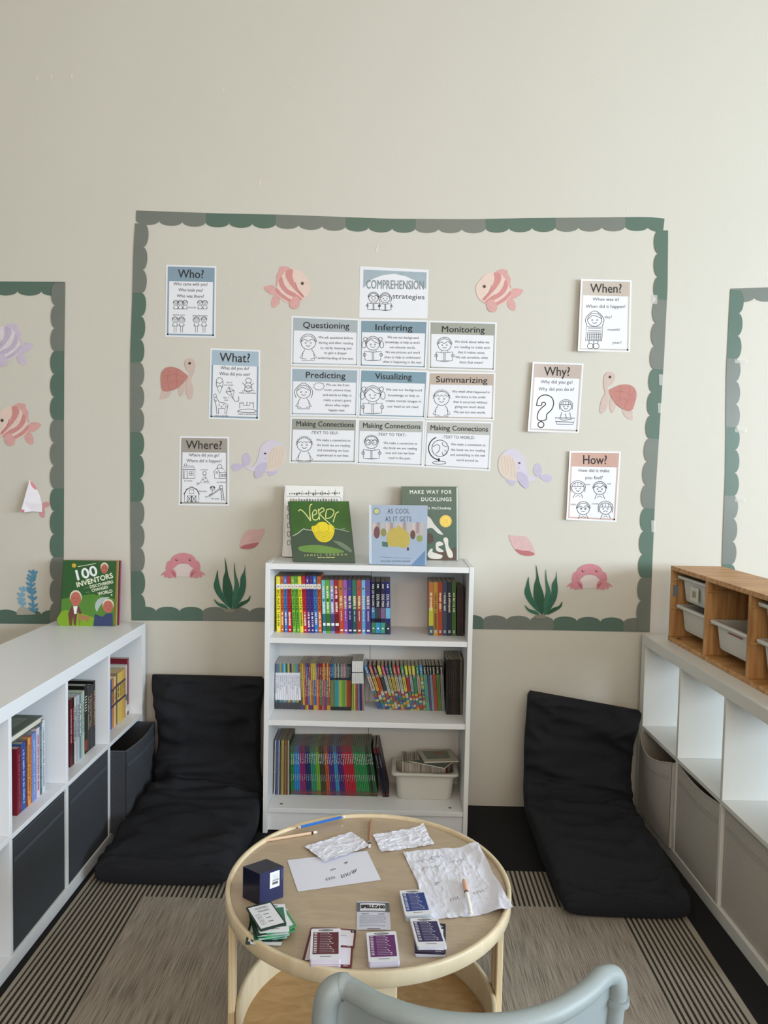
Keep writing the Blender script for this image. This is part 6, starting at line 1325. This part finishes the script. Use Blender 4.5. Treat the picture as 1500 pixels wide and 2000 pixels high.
# ---- word cards
def rr(c, r=.06, n=4):
    """rounded card outline in 0..100 coordinates"""
    w = (c[1] - c[0]).length; h = (c[3] - c[0]).length; rx, ry = 100 * .0035 / w, 100 * .0035 / h; out = []
    for (x, y, st) in ((100 - rx, ry, -1), (100 - rx, 100 - ry, 0), (rx, 100 - ry, 1), (rx, ry, 2)):
        for i in range(n + 1):
            a = (st + i / n) * math.pi / 2; out.append((x + rx * math.cos(a), y + ry * math.sin(a)))
    return out
def card_face(b, S_, colour, kind):
    I = flat('#1c1a24'); W_ = flat('#dfe0e8')
    if kind == 'list':
        poly(b, S_, [(8, 13), (93, 13), (93, 84), (8, 84)], .0003, mat(colour, .35)); poly(b, S_, ell(50, 6.8, 25, 3.3, n=16), .0003, I); stroke(b, S_, [(30, 6.8), (70, 6.8)], 1.6, .0005, flat('#c9c9d0'))
        for k in range(12):
            y = 17 + k * 5.5; stroke(b, S_, [(11, y), (21, y)], 2.2, .0005, W_); x = 31; L_ = [7, 9, 8, 10, 8, 9, 11, 7, 9, 10, 12, 12][k]
            for q in range(L_): stroke(b, S_, [(x, y), (x + 1.9, y)], 1.5, .0005, flat('#b9b4c4')); x += 3.4
            stroke(b, S_, [(x + 1, y), (x + 7, y)], 1.8, .0005, W_)
        stroke(b, S_, [(32, 91), (68, 91)], 1.4, .0004, flat('#55555f'))
    elif kind == 'steps':
        poly(b, S_, [(6, 6), (94, 6), (94, 94), (6, 94)], .0003, mat('#d9dce4', .5))
        for y, x0, x1 in ((15, 30, 72), (19, 24, 78), (28, 30, 72), (32, 32, 76)): stroke(b, S_, [(x0, y), (x1, y)], 1.4, .0005, flat('#4a4a55'))
        for k in range(3): y = 46 + k * 15; stroke(b, S_, [(16, y - 5), (34, y - 5), (34, y + 5), (16, y + 5)], 1.2, .0005, flat('#4a4a55'), True); stroke(b, S_, [(25, y - 2), (25, y + 2)], 1.6, .0005, flat('#3a3a44')); stroke(b, S_, [(44, y - 1), (64, y - 1)], 2.2, .0005, flat('#3a3a44'))
    elif kind == 'framed':
        poly(b, S_, [(8, 8), (92, 8), (92, 92), (8, 92)], .0003, mat('#dcd8e2', .5)); poly(b, S_, [(76, 4), (97, 4), (97, 20), (76, 20)], .0004, I); stroke(b, S_, [(82, 8), (91, 12), (83, 16)], 2, .0006, W_)
        stroke(b, S_, [(30, 40), (60, 40)], 1.4, .0005, flat('#66606a')); stroke(b, S_, [(66, 96), (84, 96)], 2.2, .0005, flat('#b9b0b9'))
def cards(label, q, z1, z0, edge, face_col, kind, name='card_deck', group=None, edge_lines=None, cat='cards', border_='#dedfe8'):
    """a pack or single card: top face at height z1 over the photo corners q, sides down to z0"""
    PP = hplane(z1); c = [PP.at(*p) for p in q]; S_ = Sheet(c); o = rr(c); n = len(o)
    ctr = sum(c, Vector()) / 4; t = thing(name, label, cat, (ctr.x, ctr.y, z0), group=group)
    b = MB(); w = [S_.at(*p) for p in o]; l = [S_.at(*p, -(z1 - z0)) for p in o]
    em = mat(edge, .6); b.face(w, mat(border_, .4)); b.face(l[::-1], em); b.add(w + l, [(i, (i + 1) % n, n + (i + 1) % n, n + i) for i in range(n)], em)
    b.build('card_stack' if z1 - z0 > .002 else 'card_body', t)
    b = MB()
    card_face(b, S_, face_col, kind); b.build('printed_face', t)
    if edge_lines:
        b = MB()
        for f, cc in edge_lines:
            k = [S_.at(*p, -(z1 - z0) * f) for p in o]; k2 = [S_.at(*p, -(z1 - z0) * f - .0006) for p in o]
            cen = sum(k, Vector()) / n; k = [p + (p - cen).normalized() * .0002 for p in k]; k2 = [p + (p - cen).normalized() * .0002 for p in k2]
            b.add(k + k2, [(i, (i + 1) % n, n + (i + 1) % n, n + i) for i in range(n)], mat(cc, .5))
        b.build('coloured_edges', t)
Z0 = TZ + .0006
sg = 'loose crimson cards beside the crimson pack'
cards('crimson backed card sticking out to the near side under the pack', [(607, 1811.5), (660, 1812), (655, 1884), (588.5, 1881)], Z0 + .0008, Z0, '#6a2028', '#5e1a22', 'framed', 'word_card', sg, border_='#5e1a22', cat='card')
cards('crimson bordered card sticking out from under the pack towards the leaflet', [(640, 1824), (691, 1828), (687, 1890), (638, 1888)], Z0 + .0017, Z0 + .0009, '#6a2028', '#5e1a22', 'framed', 'word_card', sg, border_='#6a1f28', cat='card')
cards('crimson bordered card lying askew between the pack and the leaflet', [(652, 1812), (696, 1816), (692, 1851), (648, 1848)], Z0 + .0026, Z0 + .0018, '#6a2028', '#5e1a22', 'framed', 'word_card', sg, border_='#6a1f28', cat='card')
cards('pack of word cards with a crimson word list on top', [(608, 1813.8), (665.5, 1813), (665.5, 1873.6), (605, 1874.4)], Z0 + .0195, Z0 + .0028, '#d6cfdf', '#5a1824', 'list', edge_lines=((.62, '#7a2f55'), (.80, '#8a3f5a')))
cards('pack of word cards with a magenta word list on top', [(715.4, 1820.8), (773.6, 1818.7), (781, 1877.3), (720.3, 1879.5)], Z0 + .0115, Z0, '#cfcbe0', '#5e1760', 'list')
cards('pack of word cards with a bright blue word list on top', [(780, 1739.4), (829.3, 1737), (843.9, 1785), (791.8, 1789)], Z0 + .0135, Z0 + .0006 - .0006, '#b9c2cc', '#17357f', 'list')
cards('shaded pack of cards under the purple list', [(808, 1809), (868, 1811), (870, 1865), (810, 1863)], Z0 + .0060, Z0, '#c9cad8', '#2a2138', 'framed', border_='#2c2338')
cards('dark plum bordered card on the shaded pack', [(809, 1802), (870.5, 1804), (871, 1861.5), (809.8, 1859)], Z0 + .0078, Z0 + .0062, '#2c2338', '#2a2138', 'framed', 'word_card', border_='#2c2338', cat='card')
cards('purple word list card on top of the shaded pack', [(800.4, 1793.4), (854.8, 1792), (873, 1848), (815.4, 1849)], Z0 + .0150, Z0 + .0080, '#dcdce6', '#2a1f55', 'list', 'word_card', cat='card')
# green pile
gq = [(479.6, 1772.2), (529.2, 1760.2), (560.4, 1803.8), (508.4, 1818.2)]
pile = []; zc_ = Z0
base = [HB.at(482, 1795), HB.at(540, 1782), HB.at(566, 1838), HB.at(500, 1848)]
ctr = HB.at(524, 1817)
def card_at(cx, cy, ang, z, w=.063, h=.088):
    a = math.radians(ang); ex = Vector((math.cos(a), math.sin(a), 0)); ey = Vector((math.sin(a), -math.cos(a), 0)); c = Vector((cx, cy, z))
    return [c - ex * w / 2 - ey * h / 2, c + ex * w / 2 - ey * h / 2, c + ex * w / 2 + ey * h / 2, c - ex * w / 2 + ey * h / 2]
def to_px(p):
    q = p - CAM; z = q.dot(CF); return (750 + FPX * q.dot(CR) / z, 1000 - FPX * q.dot(CU) / z)
random.seed(21)
GP = [('black bordered card jutting out at the bottom of the green pile', -.010, -.004, 8, '#1e2f24', 'framed'), ('pale edged card near the bottom of the green pile', .004, -.008, 2, '#c9d4d4', 'list'),
      ('dark photo card near the bottom of the green pile', .002, .0, 6, '#182228', 'framed'), ('emerald edged card low in the green pile', .008, .004, 10, '#3a8a68', 'list'), ('teal edged card low in the green pile', .0, .002, 16, '#2f7f68', 'framed'),
      ('mint edged card in the middle of the green pile', .006, .003, 20, '#8fc4b4', 'list'), ('forest green card in the middle of the green pile', -.004, .005, 24, '#1d3a2a', 'framed'), ('bright green card turned towards the crimson pack', .012, .006, 28, '#3f9a5a', 'framed'),
      ('sea green card in the upper half of the green pile', .008, .002, 14, '#4aa086', 'list'), ('dark green card near the top of the green pile', -.002, .006, 26, '#1c3c2c', 'framed'), ('green bordered card near the top turned outwards', .012, .009, 32, '#3a8f5c', 'framed')]
zc_ = Z0
for i, (lb, dx, dy, an, col, kd) in enumerate(GP):
    th = .0016; q = [to_px(p) for p in card_at(ctr.x + dx, ctr.y + dy + .002, an - 4, zc_ + th)]
    cards(lb, q, zc_ + th, zc_, col, '#2f7a58', kd, 'word_card', 'green word cards in an untidy pile', border_=col if kd == 'framed' else '#d9dce2', cat='card'); zc_ += th + .0001
zt_ = zc_
cards('card with a green word list just under the top card of the green pile', [(499, 1768), (556.4, 1765.4), (565.2, 1817.4), (506, 1821.4)], zt_ + .0022, zt_, '#bcd0cc', '#2f6f54', 'list', 'word_card', 'green word cards in an untidy pile', cat='card')
cards('dark green bordered card showing three numbered steps on top', gq, zt_ + .0048, zt_ + .0024, '#17291f', '#2f6f54', 'steps', 'word_card', 'green word cards in an untidy pile', border_='#1a3226', cat='card')
# leaflet
c = [TOPP.at(*p) for p in [(697.2, 1761.3), (759.9, 1762.5), (763.5, 1817.4), (696.6, 1816.8)]]; S_ = Sheet(c, lambda a, b_: .0006 + .0012 * math.sin(a * 3)); ctr2 = sum(c, Vector()) / 4
t = thing('leaflet', 'small printed leaflet with a grey header between the card packs', 'leaflet', (ctr2.x, ctr2.y, TZ + .0003))
b = MB(); b.grid(lambda a, b_: S_.at(a * 100, b_ * 100), 12, 4, mat('#c9ccdc', .5)); b.grid(lambda a, b_: S_.at(a * 100, b_ * 100, -.0002), 12, 4, mat('#c9ccdc', .5)); b.build('paper', t)
b = MB(); b.grid(lambda a, b_: S_.at(a * 100, 4 + b_ * 34, .0002), 12, 2, mat('#5f6470', .5, var=.2, scale=60)); b.grid(lambda a, b_: S_.at(10 + a * 77, 8 + b_ * 27, .0004), 12, 2, mat('#d9dbe4', .5)); b.build('header_band', t)
b = MB(); text(b, S_, 'SPELL', 31, 21, 38, 11, .0007, INK, 0, bold=1.0); poly(b, S_, [(51, 15), (68, 15), (68, 27), (51, 27)], .0007, INK); stroke(b, S_, [(54, 20), (58, 24), (66, 13)], 2.4, .0010, flat('#e6e8ee')); text(b, S_, 'GO', 78, 21, 15, 10, .0007, INK, 0, bold=1.0)
stroke(b, S_, [(14, 46), (84, 46)], 2.0, .0005, flat('#3a3c46'))
for k in range(11):
    y = 52 + k * 3.4 + (2 if k > 8 else 0); x = 8
    while x < (82 if k != 8 else 60): l = random.uniform(3, 9); stroke(b, S_, [(x, y), (min(x + l, 88), y)], .9, .0005, flat('#8a8e9c')); x += l + 1.6
stroke(b, S_, [(31, 97), (69, 97)], 1.8, .0005, flat('#4a2030')); b.build('printed_text', t)

# ================================================================ plastic chair in the foreground
CHM = mat('#919c9f', .42, var=.03, scale=6, bump=.10, bscale=700, spec=.45)
ZR = .765; R_ = hplane(ZR)
railpx = [(640, 1932), (668, 1927), (700, 1941), (732, 1960), (770, 1975), (807, 1987), (860, 1998), (908, 2003), (952, 2004), (996, 2001), (1040, 1992), (1084, 1977), (1120, 1957), (1150, 1935), (1178, 1908), (1200, 1894)]
rail = [R_.at(*p) for p in railpx]; A_, B_ = rail[0], rail[-1]; ax = (B_ - A_); ax.z = 0; ax.normalize(); fw = Vector((-ax.y, ax.x, 0))
if fw.y < 0: fw = -fw
mid = (A_ + B_) / 2; cw2 = (B_ - A_).length / 2; seatc = mid + fw * .13
t = thing('plastic_chair', 'grey blue moulded plastic chair with its back to the camera', 'chair', (seatc.x, seatc.y, F0))
def cz(p, z): return Vector((p.x, p.y, z))
path = [cz(A_ - ax * .004 + fw * .03, .47), cz(A_ - ax * .006 + fw * .014, .58), cz(A_ - ax * .004 + fw * .004, .70), cz(A_, ZR - .012)] + rail[1:-1] + [cz(B_, ZR - .008), cz(B_ + ax * .006, .74), cz(B_ + ax * .004 + fw * .004, .70), cz(B_ + ax * .002 + fw * .014, .58), cz(B_ + fw * .03, .47)]
def crs(P, n=6):
    out = []
    for i in range(len(P) - 1):
        p0, p1, p2, p3 = [P[max(0, min(len(P) - 1, i + k))] for k in (-1, 0, 1, 2)]
        for j in range(n): f = j / n; out.append(.5 * (2 * p1 + (p2 - p0) * f + (2 * p0 - 5 * p1 + 4 * p2 - p3) * f * f + (-p0 + 3 * p1 - 3 * p2 + p3) * f ** 3))
    return out + [P[-1]]
b = MB(); cp_ = crs(path); b.tube(cp_, [.0165 if i < 26 else .0135 if i < len(cp_) - 30 else .0125 for i in range(len(cp_))], CHM, 18); b.build('back_frame', t)
rl = crs(rail, 4)
def backp(d):
    def fn(a, c):
        i = a * (len(rl) - 1); k = min(int(i), len(rl) - 2); p = rl[k].lerp(rl[k + 1], i - k); z = .47 + c * (ZR - .004 - .47)
        return cz(p + fw * (.03 * (1 - c) ** 1.2 + d) + (seatc - p).dot(ax) * ax * .02, z)
    return fn
b = MB(); b.grid(backp(.003), 44, 12, CHM); b.grid(backp(-.003), 44, 12, CHM); b.build('backrest', t)
b = MB()
def seat(d):
    def fn(a, c):
        x = (a * 2 - 1); y = (c * 2 - 1); k = (1 - .10 * abs(y) ** 3 * abs(x) ** 3); r_ = cw2 * (.98 - .04 * (y > 0) * y)
        return cz(seatc + ax * x * r_ * k + fw * (y * .165 * k + .03), .455 - .014 * (1 - x * x) * (1 - y * y) - .02 * max(0, y - .7) / .3 * 1 + d)
    return fn
b.grid(seat(0), 24, 24, CHM); b.grid(seat(-.008), 24, 24, CHM)
rim_ = [seat(-.004)(i / 24, 0) for i in range(25)] + [seat(-.004)(1, i / 24) for i in range(1, 25)] + [seat(-.004)(1 - i / 24, 1) for i in range(1, 25)] + [seat(-.004)(0, 1 - i / 24) for i in range(1, 25)]
b.tube(rim_, .0065, CHM, 8); b.build('seat', t)
for sx in (-1, 1):
    for sy in (-1, 1):
        p = seatc + ax * sx * (cw2 - .035) + fw * (sy * .13 + .03); q = seatc + ax * sx * (cw2 + .0) + fw * (sy * (.155 if sy > 0 else .17) + .03)
        b = MB(); b.tube([cz(p, .445), cz(p.lerp(q, .5), .22), cz(q, F0 + .001)], [.019, .016, .0125], CHM, 14); b.build('leg', t)
b = MB(); q0 = cz(B_ + ax * .006 + fw * .002, .722); b.tube([q0 + Vector((0, 0, .004)), q0 - Vector((0, 0, .004))], .0165, CHM, 16); b.build('moulded_collar', t)
